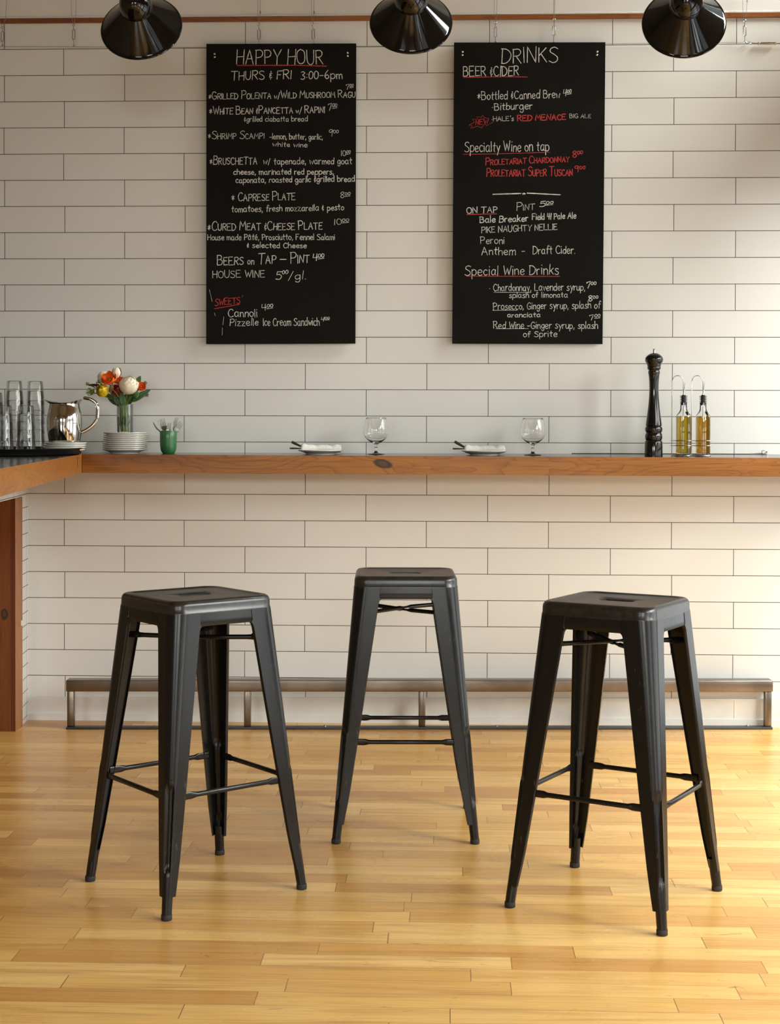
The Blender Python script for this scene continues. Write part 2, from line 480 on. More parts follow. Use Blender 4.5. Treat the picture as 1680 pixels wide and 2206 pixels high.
# low bar front under the left counter arm: narrow white tiles, a wood-lined opening in it
PX0, PSL = 0.0955, 0.105            # face: x = PX0 - PSL*y
def pxx(y): return PX0 - PSL*y
CB = 1.0165                          # underside of the counters
def pony(y0, y1, z0, z1, th=0.12):
    q = [(pxx(y0)-th, y0), (pxx(y0), y0), (pxx(y1), y1), (pxx(y1)-th, y1)]
    return hull8([(a, b, z0) for a, b in q], [(a, b, z1) for a, b in q])
LZ = 0.9165
struct(mesh('wall_bar_front', join(pony(0, -0.150, 0, LZ), pony(0, -2.6, LZ, CB)), M_tile_low, smooth=False))
KJ = at(9.5, 1323, Y=-0.2536)
M_jamb = wood_mat('dark_knotty_board', (srgb(104, 56, 24), srgb(122, 68, 30), srgb(62, 30, 14)), 2, 1.0, 0.42,
                  knots=(((KJ.x, None, KJ.z), 0.0135, 0.021, 0.0),), ringmix=0.22)
M_jamb2 = wood_mat('red_brown_board', (srgb(92, 40, 18), srgb(104, 48, 22), srgb(56, 24, 12)), 2, 1.0, 0.42, ringmix=0.2)
M_casing = wood_mat('light_brown_casing', (srgb(150, 98, 60), srgb(164, 112, 70), srgb(118, 70, 40)), 2, 1.0, 0.45)
# ================================================================ wooden bar tops
KN = at(825, 999, Y=-0.33)
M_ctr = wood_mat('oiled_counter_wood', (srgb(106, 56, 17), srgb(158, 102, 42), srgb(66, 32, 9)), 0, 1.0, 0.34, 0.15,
                 knots=(((KN.x, None, KN.z), 0.034, 0.0155, -0.20),), holes=True, bigs=0.55, rings=14.0, ringmix=0.38)  # broad dark tone in the wood stands in for light falling off leftwards
M_arm = wood_mat('oiled_counter_wood_arm', (srgb(148, 90, 30), srgb(164, 106, 40), srgb(98, 52, 15)), 1, 1.0, 0.34, 0.15, rings=14.0)
M_top = plain('dark_varnished_top', srgb(46, 28, 16), 0.16, 0, 0.5, var=0.2, vscale=6)
XE = 3.40
CX0, CY = 0.3978, -0.33
def ctz(x, y):
    """height of the back counter's top: level at the wall, its front edge sags a little to the right"""
    zf = 1.0883 - 0.0020*(x-0.4)
    return 1.0908 + (zf-1.0908)*(y/CY)
def slab(q, t):
    n = len(q); zz = [ctz(a, b) for a, b in q]
    V = [(a, b, z-t) for (a, b), z in zip(q, zz)]+[(a, b, z) for (a, b), z in zip(q, zz)]
    return V
CT = 0.0712
ctr = thing('bar_counter', 'long thick brown wood bar counter fixed along the white wall', 'counter', (0, 0, 0))
q = [(CX0+0.0015, CY), (XE, CY), (XE, -0.006), (CX0+0.0015, -0.006)]
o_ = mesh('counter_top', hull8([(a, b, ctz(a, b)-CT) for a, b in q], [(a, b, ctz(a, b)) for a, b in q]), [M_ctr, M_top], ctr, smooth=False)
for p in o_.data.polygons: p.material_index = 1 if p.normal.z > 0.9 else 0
arm = thing('counter_arm', 'brown wood counter arm running from the left corner towards the viewer', 'counter', (0, 0, 0))
q = [(-0.62, -2.55), (0.708, -2.55), (CX0, CY), (CX0, -0.006), (-0.62, -0.006)]
def az(a, b): return 1.0883
n = len(q)
V = [(a, b, az(a, b)-CT) for a, b in q]+[(a, b, az(a, b)) for a, b in q]
F = [tuple(reversed(range(n))), tuple(range(n, 2*n))]+[(i, (i+1) % n, (i+1) % n+n, i+n) for i in range(n)]
o_ = mesh('arm_top', (V, F), [M_arm, M_top], arm, smooth=False)
for p in o_.data.polygons: p.material_index = 1 if p.normal.z > 0.9 else 0
# dark check crack near the end of the arm
ck = at(156, 982, Y=-0.52)
ex, ey = 0.1386, -0.9903            # direction of the arm's edge
def armx(y): return CX0 + (CY-y)*0.1397
pts = [(-0.485, 1.086), (-0.492, 1.078), (-0.487, 1.070), (-0.494, 1.058), (-0.489, 1.047), (-0.493, 1.036)]
mesh('crack', tube([(armx(y)+0.0004, y, z) for y, z in pts], [0.0006, 0.0016, 0.0012, 0.0014, 0.0009, 0.0004], 6), M_darkgap, arm)
clip = thing('metal_clip', 'small grey metal clip at the right end of the counter, against the wall', 'clip', (0, 0, 0))
kc = at(1647, 980, Y=-0.03)
M_steel = plain('brushed_steel', (0.55, 0.54, 0.52, 1), 0.28, 1.0, var=0.08, vscale=40)
M_chrome = plain('chrome', (0.75, 0.75, 0.75, 1), 0.10, 1.0)
zt = ctz(kc.x, -0.03)
mesh('clip_body', bbox(kc.x-0.011, kc.x+0.011, -0.04, -0.018, zt, zt+0.017, 0.002), M_steel, clip)
mesh('clip_slot', bbox(kc.x+0.002, kc.x+0.009, -0.0405, -0.03, zt+0.008, zt+0.014, 0.001), M_trimwood, clip)
seam = mesh('seam_shade', tube([(x, -0.022, ctz(x, -0.022)+0.0016) for x in [2.3+0.05*k for k in range(int((kc.x-2.31)/0.05))]]+[(kc.x-0.011, -0.026, zt+0.003)], 0.0014, 6), M_darkgap)  # dark strip stands in for the shadow line of the gap at the wall
tag(seam, 'thin dark strip drawn as shade along the wall at the back of the counter', 'seam')

# wood lining of the opening under the arm
jb = thing('opening_frame', 'dark knotty wood lining of the opening in the bar front, lower left', 'door frame', (0, 0, 0))
JY = -0.2536
xc = at(33, 1400, Y=JY).x; xd = at(23.5, 1400, Y=JY).x
q0, q1 = (pxx(-0.1505)+0.004, -0.1505), (xc, JY)
th = 0.03
def prism(q, z0, z1): return hull8([(a, b, z0) for a, b in q], [(a, b, z1) for a, b in q])
mesh('casing', prism([(q0[0]-0.02, q0[1]), (q0[0], q0[1]), (q1[0], q1[1]), (q1[0]-0.004, q1[1]+0.06)], 0.0, LZ-0.001), M_casing, jb, smooth=False)
mesh('latch_plate', bbox(pxx(-0.155)-0.004, pxx(-0.155)+0.0065, -0.172, -0.152, at(42, 1347, Y=-0.16).z, at(42, 1336, Y=-0.16).z, 0.001), M_white, jb)['label'] = 'small white latch plate'
mesh('edge_board', prism([(xd+0.0006, JY+0.001), (xc-0.0005, JY+0.001), (xc-0.003, JY+0.10), (xd, JY+0.10)], 0.0, LZ-0.001), M_jamb2, jb, smooth=False)
mesh('jamb_board', prism([(-0.62, JY), (xd, JY), (xd-0.001, JY+0.07), (-0.62, JY+0.07)], 0.0, LZ-0.001), M_jamb, jb, smooth=False)

# ================================================================ steel foot rail
M_rail = plain('raw_steel_tube', (0.20, 0.165, 0.135, 1), 0.30, 1.0, var=0.22, vscale=7)
M_railbase = plain('dark_steel_bar', (0.055, 0.052, 0.052, 1), 0.42, 0.6, var=0.15, vscale=12)
ra = math.atan(0.0498)
rl = thing('foot_rail', 'long low steel foot rail on five posts along the baseboard', 'foot rail', (0.3035, -0.2055, 0), ra)
RLEN = 2.795
mesh('top_bar', bbox(0, RLEN, 0.0, 0.062, 0.1502, 0.1945, 0.0025, 3), M_rail, rl)
mesh('base_bar', bbox(0, RLEN, 0.0, 0.040, 0.0, 0.009, 0.001), M_railbase, rl)
for k in range(5):
    px = [0.002, 0.700, 1.391, 2.075, RLEN-0.029][k]
    mesh('post', bbox(px, px+0.027, 0.010, 0.037, 0.009, 0.1502, 0.003), M_rail, rl)
for bxp in (0.40, 1.02, 1.70, 2.33, 2.70):
    mesh('bolt', moved(lathe([(0, 0), (0.006, 0), (0.006, 0.004), (0.004, 0.006), (0, 0.0065)], 8), (bxp, 0.022, 0.009)), M_steel, rl)
# ================================================================ black steel bar stools
def stool_mat():
    m, nt, b = newmat('worn_black_steel'); h = NT(nt)
    co_, s = h.xyz()
    n1 = h.noise(h.comb(h.math('MULTIPLY', s[0], 90.0), h.math('MULTIPLY', s[1], 90.0), h.math('MULTIPLY', s[2], 26.0)), 1.0, 5, 0.65)
    n2 = h.noise(co_, 9.0, 2)
    wear = h.math('MULTIPLY', h.step(n1, 0.60, 0.74), h.step(n2, 0.55, 0.72))
    base = h.mix(h.noise(co_, 30.0, 3), (0.0040, 0.0038, 0.0038, 1), (0.0070, 0.0066, 0.0066, 1))
    h.link(h.mix(h.math('MULTIPLY', wear, 0.75), base, (0.10, 0.095, 0.09, 1)), b.inputs['Base Color'])
    h.link(h.math('ADD', 0.17, h.math('MULTIPLY', n1, 0.16)), b.inputs['Roughness'])
    b.inputs['Specular IOR Level'].default_value = 0.36
    return m
M_stool = stool_mat()
M_seat = plain('scuffed_seat_black', (0.018, 0.0155, 0.0135, 1), 0.28, 0.0, 0.5, var=0.35, vscale=60)
M_rubber = plain('black_rubber', (0.016, 0.015, 0.015, 1), 0.7)
def hz(z): return 0.154+(0.697-z)*0.0815 + (0.010*((0.16-z)/0.16)**2*0.25 if z < 0.16 else 0)
def lerp_tab(t, z):
    for (z0, v0), (z1, v1) in zip(t, t[1:]):
        if z <= z0 and z >= z1: return v0+(v1-v0)*(z0-z)/(z0-z1)
    return t[0][1] if z > t[0][0] else t[-1][1]
WT = [(0.731, 0.0785), (0.702, 0.0785), (0.697, 0.0835), (0.6935, 0.0800), (0.689, 0.0782), (0.682, 0.0768), (0.497, 0.0646), (0.281, 0.0499), (0.146, 0.0400), (0.05, 0.0300)]
RTb = [(0.731, 0.040), (0.60, 0.034), (0.30, 0.023), (0.05, 0.0145)]
def leg_shape():
    """folded sheet leg in the +x +y corner with a pressed groove low on its rounded edge"""
    t = 0.0018; rings = []; na = 16
    zs = [0.7300, 0.722, 0.712, 0.704, 0.6995, 0.697, 0.6935, 0.689, 0.682, 0.65, 0.58, 0.5, 0.43, 0.37, 0.335, 0.325, 0.315, 0.308, 0.30, 0.29, 0.26, 0.22, 0.18, 0.15, 0.135, 0.126, 0.118, 0.11, 0.10, 0.085, 0.07, 0.055]
    for z in zs:
        h_ = hz(z)+0.0004; w_ = lerp_tab(WT, z); R = lerp_tab(RTb, z)
        def sm(a, b, x):
            x = min(1, max(0, (x-a)/(b-a))); return x*x*(3-2*x)
        g = sm(0.108, 0.128, z)*(1-sm(0.305, 0.325, z))
        prof = [(h_-w_, h_-0.009), (h_-w_+0.0004, h_-0.002), (h_-w_+0.002, h_)]
        prof += [(h_-w_+(w_-R)*f, h_) for f in (0.5, 0.85)]
        for i in range(na+1):
            a = PI/2-(PI/2)*i/na; s_ = abs(i/na-0.5)*2
            d = 0.0062*g*(1-sm(0.42, 0.62, s_)) - 0.0016*g*sm(0.45, 0.6, s_)*(1-sm(0.62, 0.9, s_))
            prof.append((h_-R+(R-d)*math.cos(a), h_-R+(R-d)*math.sin(a)))
        prof += [(h_, h_-w_+(w_-R)*f) for f in (0.85, 0.5)]
        prof += [(h_, h_-w_+0.002), (h_-0.002, h_-w_+0.0004), (h_-0.009, h_-w_)]
        inner = []
        for i, p in enumerate(prof):
            a = Vector(prof[max(0, i-1)]); b = Vector(prof[min(len(prof)-1, i+1)])
            tg = (b-a).normalized(); nn = Vector((tg.y, -tg.x))
            inner.append((p[0]+nn.x*t, p[1]+nn.y*t))
        ring = [(x, y, z) for x, y in prof]+[(x, y, z) for x, y in reversed(inner)]
        rings.append(ring)
    return loft(rings)
def foot_shape():
    a = Vector((hz(0.085)-0.0135, hz(0.085)-0.0135, 0.085)); b = Vector((0.1989, 0.1989, 0.012))
    return tube([a, a.lerp(b, 0.5), b], [0.0125, 0.0130, 0.0125], 16)
def cap_shape():
    return moved(lathe([(0, 0), (0.0125, 0), (0.0136, 0.0015), (0.0136, 0.011), (0.0130, 0.014), (0, 0.014)], 18), (0.1992, 0.1992, 0))
def rotz(k): return Matrix.Rotation(k*PI/2, 4, 'Z')
def seat_shape():
    a = 0.1505
    spec = [(a-0.0018, 0.040, 0.7285), (a+0.0010, 0.041, 0.7288), (a+0.0010, 0.041, 0.7325), (a, 0.040, 0.734), (a-0.0003, 0.040, 0.748), (a-0.0012, 0.0395, 0.7535), (a-0.0045, 0.038, 0.7590), (a-0.0090, 0.036, 0.7618), (a-0.014, 0.034, 0.7625),
            (a-0.0185, 0.032, 0.7615), (a-0.0220, 0.030, 0.7595), (a-0.026, 0.028, 0.7586), (a-0.06, 0.022, 0.7583)]
    n = 10
    rings = [[(x, y, z) for x, y in rsq(h_, R, n)] for h_, R, z in spec]
    def slot(L, W, z):
        out = []
        for q, (sx, sy) in enumerate(((1, 1), (-1, 1), (-1, -1), (1, -1))):
            for i in range(n+1):
                a_ = q*PI/2+PI/2*i/n
                out.append((sx*(L-W)+W*math.cos(a_), W*math.sin(a_), z))
        return out
    rings += [slot(0.049, 0.0175, 0.7583), slot(0.0468, 0.0155, 0.7570), slot(0.0464, 0.0151, 0.750)]
    rings += [[(x, y, 0.7550) for x, y in rsq(a-0.06, 0.022, n)], [(x, y, 0.7565) for x, y in rsq(a-0.012, 0.034, n)], [(x, y, 0.748) for x, y in rsq(a-0.0022, 0.039, n)]]
    rings.append(rings[0])
    return loft(rings, True, False, False)
def skirt_shape():
    n = 8; R0 = 0.038
    zz = [0.7310, 0.715, 0.6985]
    rings = [[(x, y, z) for x, y in rsq(hz(z)-0.0008, R0, n)] for z in zz]
    rings.append([(x, y, 0.6972) for x, y in rsq(hz(0.697)-0.0016, R0, n)])
    rings.append([(x, y, 0.6985) for x, y in rsq(hz(0.6985)-0.0030, R0-0.002, n)])
    rings.append([(x, y, 0.7310) for x, y in rsq(hz(0.731)-0.0030, R0-0.002, n)])
    rings.append(rings[0])
    return loft(rings, True, False, False)
def bar_shape(z=0.288):
    h_ = hz(z)-0.006; e = h_-0.030
    xs = [-e, -e+0.030, -e+0.036, -e+0.046, e-0.046, e-0.036, e-0.030, e]
    fl = [(1.45, 0.30), (1.45, 0.30), (1.40, 0.40), (1, 1), (1, 1), (1.40, 0.40), (1.45, 0.30), (1.45, 0.30)]
    return tube([(x, -h_, z) for x in xs], 0.0064, 12, flat=fl, upv=(0, 0, 1))
def brace_shape(z=0.652, up_=0.0):
    e = hz(z)-0.020
    ts = [-1, -0.80, -0.76, -0.70, -0.12, -0.05, 0.05, 0.12, 0.70, 0.76, 0.80, 1]
    fl = [(1.2, .5), (1.2, .5), (1.1, .8), (1, 1), (1, 1), (.5, 1.3), (.5, 1.3), (1, 1), (1, 1), (1.1, .8), (1.2, .5), (1.2, .5)]
    return tube([(e*t_, e*t_, z+up_*(1-abs(t_))) for t_ in ts], 0.0062, 10, flat=fl, upv=(0, 0, 1))
def clip_shape(z=0.652):
    e = (hz(z)-0.020)*0.83; d = Vector((1, 1, 0)).normalized()
    return tube([Vector((e, e, z))-d*0.012, Vector((e, e, z))+d*0.012], 0.0085, 8, flat=[(1, .9), (1, .9)], upv=(0, 0, 1))
def make_stool(label, loc, rz):
    t = thing('bar_stool', label, 'bar stool', loc, rz, 'black metal bar stools')
    st = mesh('seat', seat_shape(), M_seat, t)
    mesh('seat_skirt', skirt_shape(), M_stool, t)
    lg, ft, cp, br = leg_shape(), foot_shape(), cap_shape(), bar_shape()
    for k in range(4):
        m = rotz(k)
        l = mesh('leg', xform(lg, m), M_stool, t, sharp=50)
        f_ = mesh('foot', xform(ft, m), M_stool, l)
        mesh('rubber_cap', xform(cp, m), M_rubber, l)
        mesh('foot_bar', xform(br, m), M_stool, t)
    for k in (0, 1):
        b_ = mesh('cross_brace', xform(brace_shape(0.652, 0.004*(1-2*k)), rotz(k)), M_stool, t)
        for j in (0, 2): mesh('brace_bracket', xform(clip_shape(), rotz(k+j)), M_stool, b_)
    return t
th1, th2, th3 = -0.0778+PI/4, math.radians(2.3), 0.2864-PI/4
s1 = make_stool('black metal bar stool under the HAPPY HOUR board side, leftmost of the three', (1.1486, -2.1775, 0), th1)
def dup(src, label, loc, rz=None):
    c = copy_tree(src); c['label'] = label; c.location = loc
    if rz is not None: c.rotation_euler = (0, 0, rz)
    return c
dup(s1, 'black metal bar stool in the middle, square to the wall and farthest back', (1.6781, -1.5626, 0), th2)
dup(s1, 'black metal bar stool below the pepper mill, rightmost and nearest of the three', (2.2322, -2.2415, 0), th3)
# ================================================================ two chalkboards with hand lettering
M_chalkboard = plain('black_chalkboard', (0.0065, 0.0058, 0.0048, 1), 0.60, 0, 0.08, var=0.12, vscale=5)
M_chalk = plain('white_chalk', (0.60, 0.60, 0.57, 1), 0.9, var=0.22, vscale=90)
M_chalkred = plain('red_chalk', (0.42, 0.035, 0.035, 1), 0.9, var=0.18, vscale=90)
G = {}
def gl(ch, w_, *st):
    G[ch] = (w_, [([tuple(float(c) for c in p.split(',')) for p in s.lstrip('s').split()], s.startswith('s')) for s in st])
gl('A', 5, '0,0 2.4,8 4.8,0', '1,3 4,3'); gl('B', 4.6, '0,0 .1,8', 's0,8 2.8,7.8 3.8,6.3 2.8,4.7 .2,4.4', 's.2,4.4 3.4,4.2 4.5,2.2 3.2,.2 0,0')
gl('C', 4.7, 's4.5,6.8 3.2,8 1.3,7.4 0,4 1.2,.6 3.2,0 4.7,1'); gl('D', 4.9, '.2,8 .2,0', 's-.3,8 2.6,7.6 4.8,5.2 4.4,2.2 2.4,.2 0,0')
gl('E', 4.2, '4,8 .1,8 0,0 4.2,.2', '0,4.3 3.2,4.4'); gl('F', 4.2, '4.3,8.1 0,8 0,0', '0,4.2 3,4.3')
gl('G', 4.9, 's4.6,6.8 3.2,8 1.3,7.4 0,4 1.2,.5 3.2,0 4.8,1.5 4.8,3.4', '4.9,3.4 2.7,3.4'); gl('H', 4.4, '0,0 0,8', '4.3,0 4.4,8', '0,4 4.4,4.3')
gl('I', .5, '.2,0 .2,8'); gl('J', 3, 's3,8 3,2 1.6,0 0,1.4'); gl('K', 4.3, '0,0 .1,8', '4.1,8 .1,3.6', '1.2,4.6 4.3,0'); gl('L', 4, '.1,8 0,.1 4,0')
gl('M', 5.8, '0,0 .6,8 3,3 5.2,8 5.8,0'); gl('N', 4.5, '0,0 .2,8 4.2,0 4.5,8'); gl('O', 5, 's2.5,8 .6,6.8 0,4 .7,1 2.5,0 4.5,1.1 5,4 4.4,6.9 2.3,8')
gl('P', 4.4, '.2,0 .2,8', 's-.2,7.9 3,8 4.4,6.2 3.2,4.2 .2,3.7'); gl('R', 4.6, '.1,0 .1,8', 's-.2,7.9 3,8 4.2,6.3 3,4.4 .2,4', '1.6,4.1 4.5,0')
gl('S', 4.3, 's4.2,7.2 2.6,8 .7,7.2 .5,5.6 2.3,4.4 4.1,2.8 3.9,.9 2,0 0,.9'); gl('T', 5, '-.1,8 5.1,8.1', '2.5,8 2.4,0'); gl('U', 4.4, 's0,8 .1,2.5 1.2,.2 3,.1 4.2,2.3 4.4,8')
gl('V', 4.8, '0,8 2.4,0 4.8,8'); gl('W', 6.2, '0,8 1.5,0 3.1,6 4.6,0 6.2,8'); gl('X', 4.4, '0,8 4.4,0', '4.4,8 0,0'); gl('Y', 4.6, '0,8 2.3,4 4.7,8', '2.3,4 2.2,0'); gl('Z', 4.5, '0,8 4.4,8 0,0 4.6,0')
gl('a', 3.9, 's3.2,4.4 1.6,5 .2,3.4 .2,1.2 1.5,0 3,1.4 3.3,4.6', '3.3,4.7 3.2,1 3.9,0'); gl('b', 3.5, '.1,8.2 0,0', 's0,3.6 1.8,5 3.5,3.6 3.4,1.2 1.8,0 0,1')
gl('c', 3.2, 's3.2,4.3 1.8,5 .3,3.8 .1,1.6 1.5,0 3.2,.7'); gl('d', 3.6, 's3.3,3.8 1.7,5 .2,3.4 .2,1.2 1.6,0 3.3,1.6', '3.5,8.4 3.4,0'); gl('e', 3.4, 's.2,2.5 3.1,2.9 3,4.4 1.6,5 .3,3.6 .2,1.5 1.6,0 3.4,.8')
gl('f', 2.6, 's3,7.4 2,8.4 1.2,7 1,0', '0,4.8 2.6,4.9'); gl('g', 3.5, 's3.2,4.4 1.6,5 .2,3.4 .3,1.2 1.6,.2 3.2,1.6', 's3.3,5 3.4,-1 2.4,-3 .8,-2.6 .5,-1.6'); gl('h', 3.3, '.1,8.4 0,0', 's0,3.2 1.7,5 3.1,4 3.3,0')
gl('i', .5, '.2,5 .2,0', '.3,7 .35,7.4'); gl('j', 1.6, 's1.4,5 1.4,-1.6 .2,-3', '1.5,7 1.5,7.4'); gl('k', 3.1, '.1,8.2 0,0', '2.9,5 .1,2.2', '1,3 3.1,0'); gl('l', .5, '.3,8.4 .2,0')
gl('m', 5, '0,5 .1,0', 's.1,3.6 1.3,5 2.3,4 2.4,0', 's2.4,3.6 3.8,5 4.8,4 5,0'); gl('n', 3.2, '0,5 .1,0', 's.1,3.4 1.6,5 3,4 3.2,0'); gl('o', 3.4, 's1.7,5 .3,4 .1,1.6 1.6,0 3.2,1.2 3.3,3.6 1.6,5')
gl('p', 3.5, '.1,5 0,-3', 's0,3.8 1.8,5 3.4,3.6 3.3,1.2 1.7,0 0,1'); gl('q', 3.5, 's3.2,4.4 1.6,5 .2,3 1.4,.2 3.2,1.8', '3.3,5 3.3,-3'); gl('r', 2.5, '0,5 .1,0', 's.1,3 1.1,4.7 2.5,4.8')
gl('s', 2.8, 's2.8,4.4 1.5,5 .4,4 1.2,2.8 2.7,1.8 2.4,.3 1,0 0,.6'); gl('t', 2.6, '1.3,7.6 1.1,.8 2,.1', '0,5 2.7,5.2'); gl('u', 3.3, 's0,5 .1,1.2 1.3,0 2.8,1.2 3.1,5', '3.1,5 3.3,0')
gl('v', 3, '0,5 1.5,0 3,5'); gl('w', 4.4, '0,5 1,0 2.1,3.8 3.2,0 4.4,5'); gl('x', 3, '0,5 3,0', '3,5 0,0'); gl('y', 3.2, '0,5 1.7,1', '3.3,5 .8,-3'); gl('z', 3.2, '0,5 3,5 0,0 3.3,0')
gl('0', 3.3, 's1.6,8 .3,6.5 .1,2 1.5,0 3.1,1.8 3.2,6.3 1.5,8'); gl('1', .8, '.5,8 .2,0'); gl('3', 3.5, 's.2,7.4 1.8,8 3.2,6.4 1.4,4.4 3.4,2.6 2.2,.1 0,.6'); gl('4', 3.4, '.4,8 0,3.6 3.4,3.8', '2.8,8 2.4,0')
gl('5', 3.6, '3.5,8 .6,7.9 .4,4.8', 's.4,4.8 2.2,5.2 3.5,3 2.4,.2 0,.4'); gl('6', 3.3, 's2.8,8 .8,5 .2,2 1.6,0 3.2,1.6 2,3.8 .4,2.4'); gl('7', 3.3, '0,7.2 3.2,8 1.2,0', '.1,7.2 .2,6.2'); gl('8', 3.4, 's3,7.2 1.6,8 .3,6 1.7,4.4 3.2,1.8 1.6,0 .3,2 1.7,4.4 3,6.2 3,7.2')
gl('9', 3.3, 's3,6.8 1.4,8 .2,6 1.6,4.4 3.1,6.6', '3.1,7.2 2.4,0'); gl('&', 2.2, '1.2,7.2 1.2,6.4', 's2,5.2 .5,5.1 .5,4 1.6,3.6 .2,3.1 .5,1.6 2.1,1.7', '1,.6 1,0')
gl('.', .6, '.1,.1 .35,.2'); gl(',', 1.0, '.6,.7 .1,-1.4'); gl(':', .6, '.2,1.6 .3,1.8', '.2,5 .3,5.2'); gl('-', 2.8, '0,3 2.6,3.1'); gl('/', 2.8, '0,-1 2.7,8.2'); gl("'", .6, '.4,8.2 .1,6.4'); gl('\u2022', 1, '.2,2.8 .6,3.2 .3,3.1')
gl('*', 3.6, '.2,4.6 3.4,2.4', '.4,2 3.2,5', '1.8,6 1.7,1'); gl('\u00e9', 3.4, *['s.2,2.5 3.1,2.9 3,4.4 1.6,5 .3,3.6 .2,1.5 1.6,0 3.4,.8', '1.4,6.2 2.6,7.6']); gl('\u00e2', 3.9, 's3.2,4.4 1.6,5 .2,3.4 .2,1.2 1.5,0 3,1.4 3.3,4.6', '3.3,4.7 3.2,1 3.9,0', '.8,6 1.8,7.4 2.8,6')
gl('\u2014', 6, '0,3.6 5.8,3.5')
tr_ = random.Random(11)
def layout(text, caps=False):
    """strokes in glyph units and the total width; caps: a tall first letter on each word"""
    out = []; x = 0.0; first = True
    for ch in text:
        if ch == ' ': x += 3.0; first = True; continue
        w_, st = G[ch]
        dy = tr_.uniform(-0.32, 0.32); sc = tr_.uniform(0.93, 1.07); sl = tr_.uniform(-0.05, 0.07)
        if caps and ch.isupper():
            sc *= 1.22 if first else 0.90
            first = False
        elif caps and ch.islower(): sc *= 0.72
        for pts, sm in st:
            q = [(x+(px+py*sl)*sc, py*sc+dy) for px, py in pts]
            out.append((q, sm))
        x += w_*sc+1.35
    return out, max(0.5, x-1.35)
class Board:
    """chalk strokes gathered in photo coordinates and laid on the board's own plane"""
    def __init__(s, Y): s.Y = Y; s.cur = None; s.lines = []
    def stroke(s, pts, wpx, red=False, sm=False):
        P = [Vector((a, b, 0)) for a, b in pts]
        if sm and len(P) > 2: P = smooth_pts(P, 5)
        else:
            Q = []
            for a, b in zip(P, P[1:]):
                n_ = max(1, int((b-a).length/5)); Q += [a.lerp(b, k/n_) for k in range(n_)]
            P = Q+[P[-1]]
        n_ = len(P); L, Rr = [], []
        for i, p in enumerate(P):
            t = P[min(n_-1, i+1)]-P[max(0, i-1)]
            t = t.normalized() if t.length > 1e-6 else Vector((1, 0, 0))
            nn = Vector((-t.y, t.x, 0)); hw = wpx*0.44*tr_.uniform(0.75, 1.12)
            if i == 0: p = p-t*wpx*0.35
            if i == n_-1: p = p+t*wpx*0.35
            L.append(p+nn*hw); Rr.append(p-nn*hw)
        V = [at(a.x, a.y, Y=s.Y) for a in L+Rr]
        F = [(i, i+1, n_+i+1, n_+i) for i in range(n_-1)]
        s.cur.append((V, F))
    def text(s, t, x0, y0, x1, y1, h_, w_=1.5, red=False, caps=False):
        own = s.cur is None
        if own: s.cur = []
        st, W_ = layout(t, caps); ang = math.atan2(y1-y0, x1-x0); k = (x1-x0)/W_; v = h_/8.0
        for pts, sm in st:
            s.stroke([(x0+a*k+b*v*math.sin(ang)*0, y0+a*k*math.tan(ang)-b*v) for a, b in pts], w_, red, sm)
        if own: s.lines.append(('lettering', red, s.cur)); s.cur = None
    def line(s, pts, w_, red=False):
        own = s.cur is None
        if own: s.cur = []
        s.stroke(pts, w_, red)
        if own: s.lines.append(('chalk_stroke', red, s.cur)); s.cur = None
    def price(s, d, x0, x1, y0, h_, w_=1.4, red=False, ul=True):
        s.cur = []
        m = x0+(x1-x0)*(0.42 if len(d) == 1 else 0.5)
        s.text(d, x0, y0, m, y0-1, h_, w_, red)
        s.text('00', m+1.5, y0-h_*0.52, x1, y0-h_*0.60, h_*0.50, w_*0.9, red)
        if ul: s.line([(m+1, y0-h_*0.30), (x1, y0-h_*0.42)], w_*0.8, red)
        s.lines.append(('price', red, s.cur)); s.cur = None
BF = -0.030                          # boards hang this far in front of the wall
def board(name_label, corners, fill):
    p = [at(x, y, Y=BF) for x, y in corners]       # tl, tr, br, bl
    t = thing('chalkboard', name_label, 'menu board', (0, 0, 0), 0, 'chalkboard menus')
    V = [(v.x, BF+0.014, v.z) for v in (p[3], p[2], p[1], p[0])]+[(v.x, BF, v.z) for v in (p[3], p[2], p[1], p[0])]
    V, F = hull8(V[:4], V[4:])
    o_ = mesh('board_panel', (V, F), M_chalkboard, t, smooth=False)
    b = Board(BF-0.0007); fill(b, t)
    for nm, red, ps in b.lines:
        q_ = mesh(nm, join(*ps), M_chalkred if red else M_chalk, t, smooth=False)
        if red: q_['label'] = 'red chalk'
    return t
def screws(t, pts):
    for x, y in pts:
        p = at(x, y, Y=BF)
        mesh('screw', xform(lathe([(0, 0), (0.0045, 0), (0.0042, 0.0016), (0.002, 0.0030), (0, 0.0033)], 12), Matrix.Translation((p.x, BF, p.z)) @ Matrix.Rotation(PI/2, 4, 'X')), M_chrome, t)
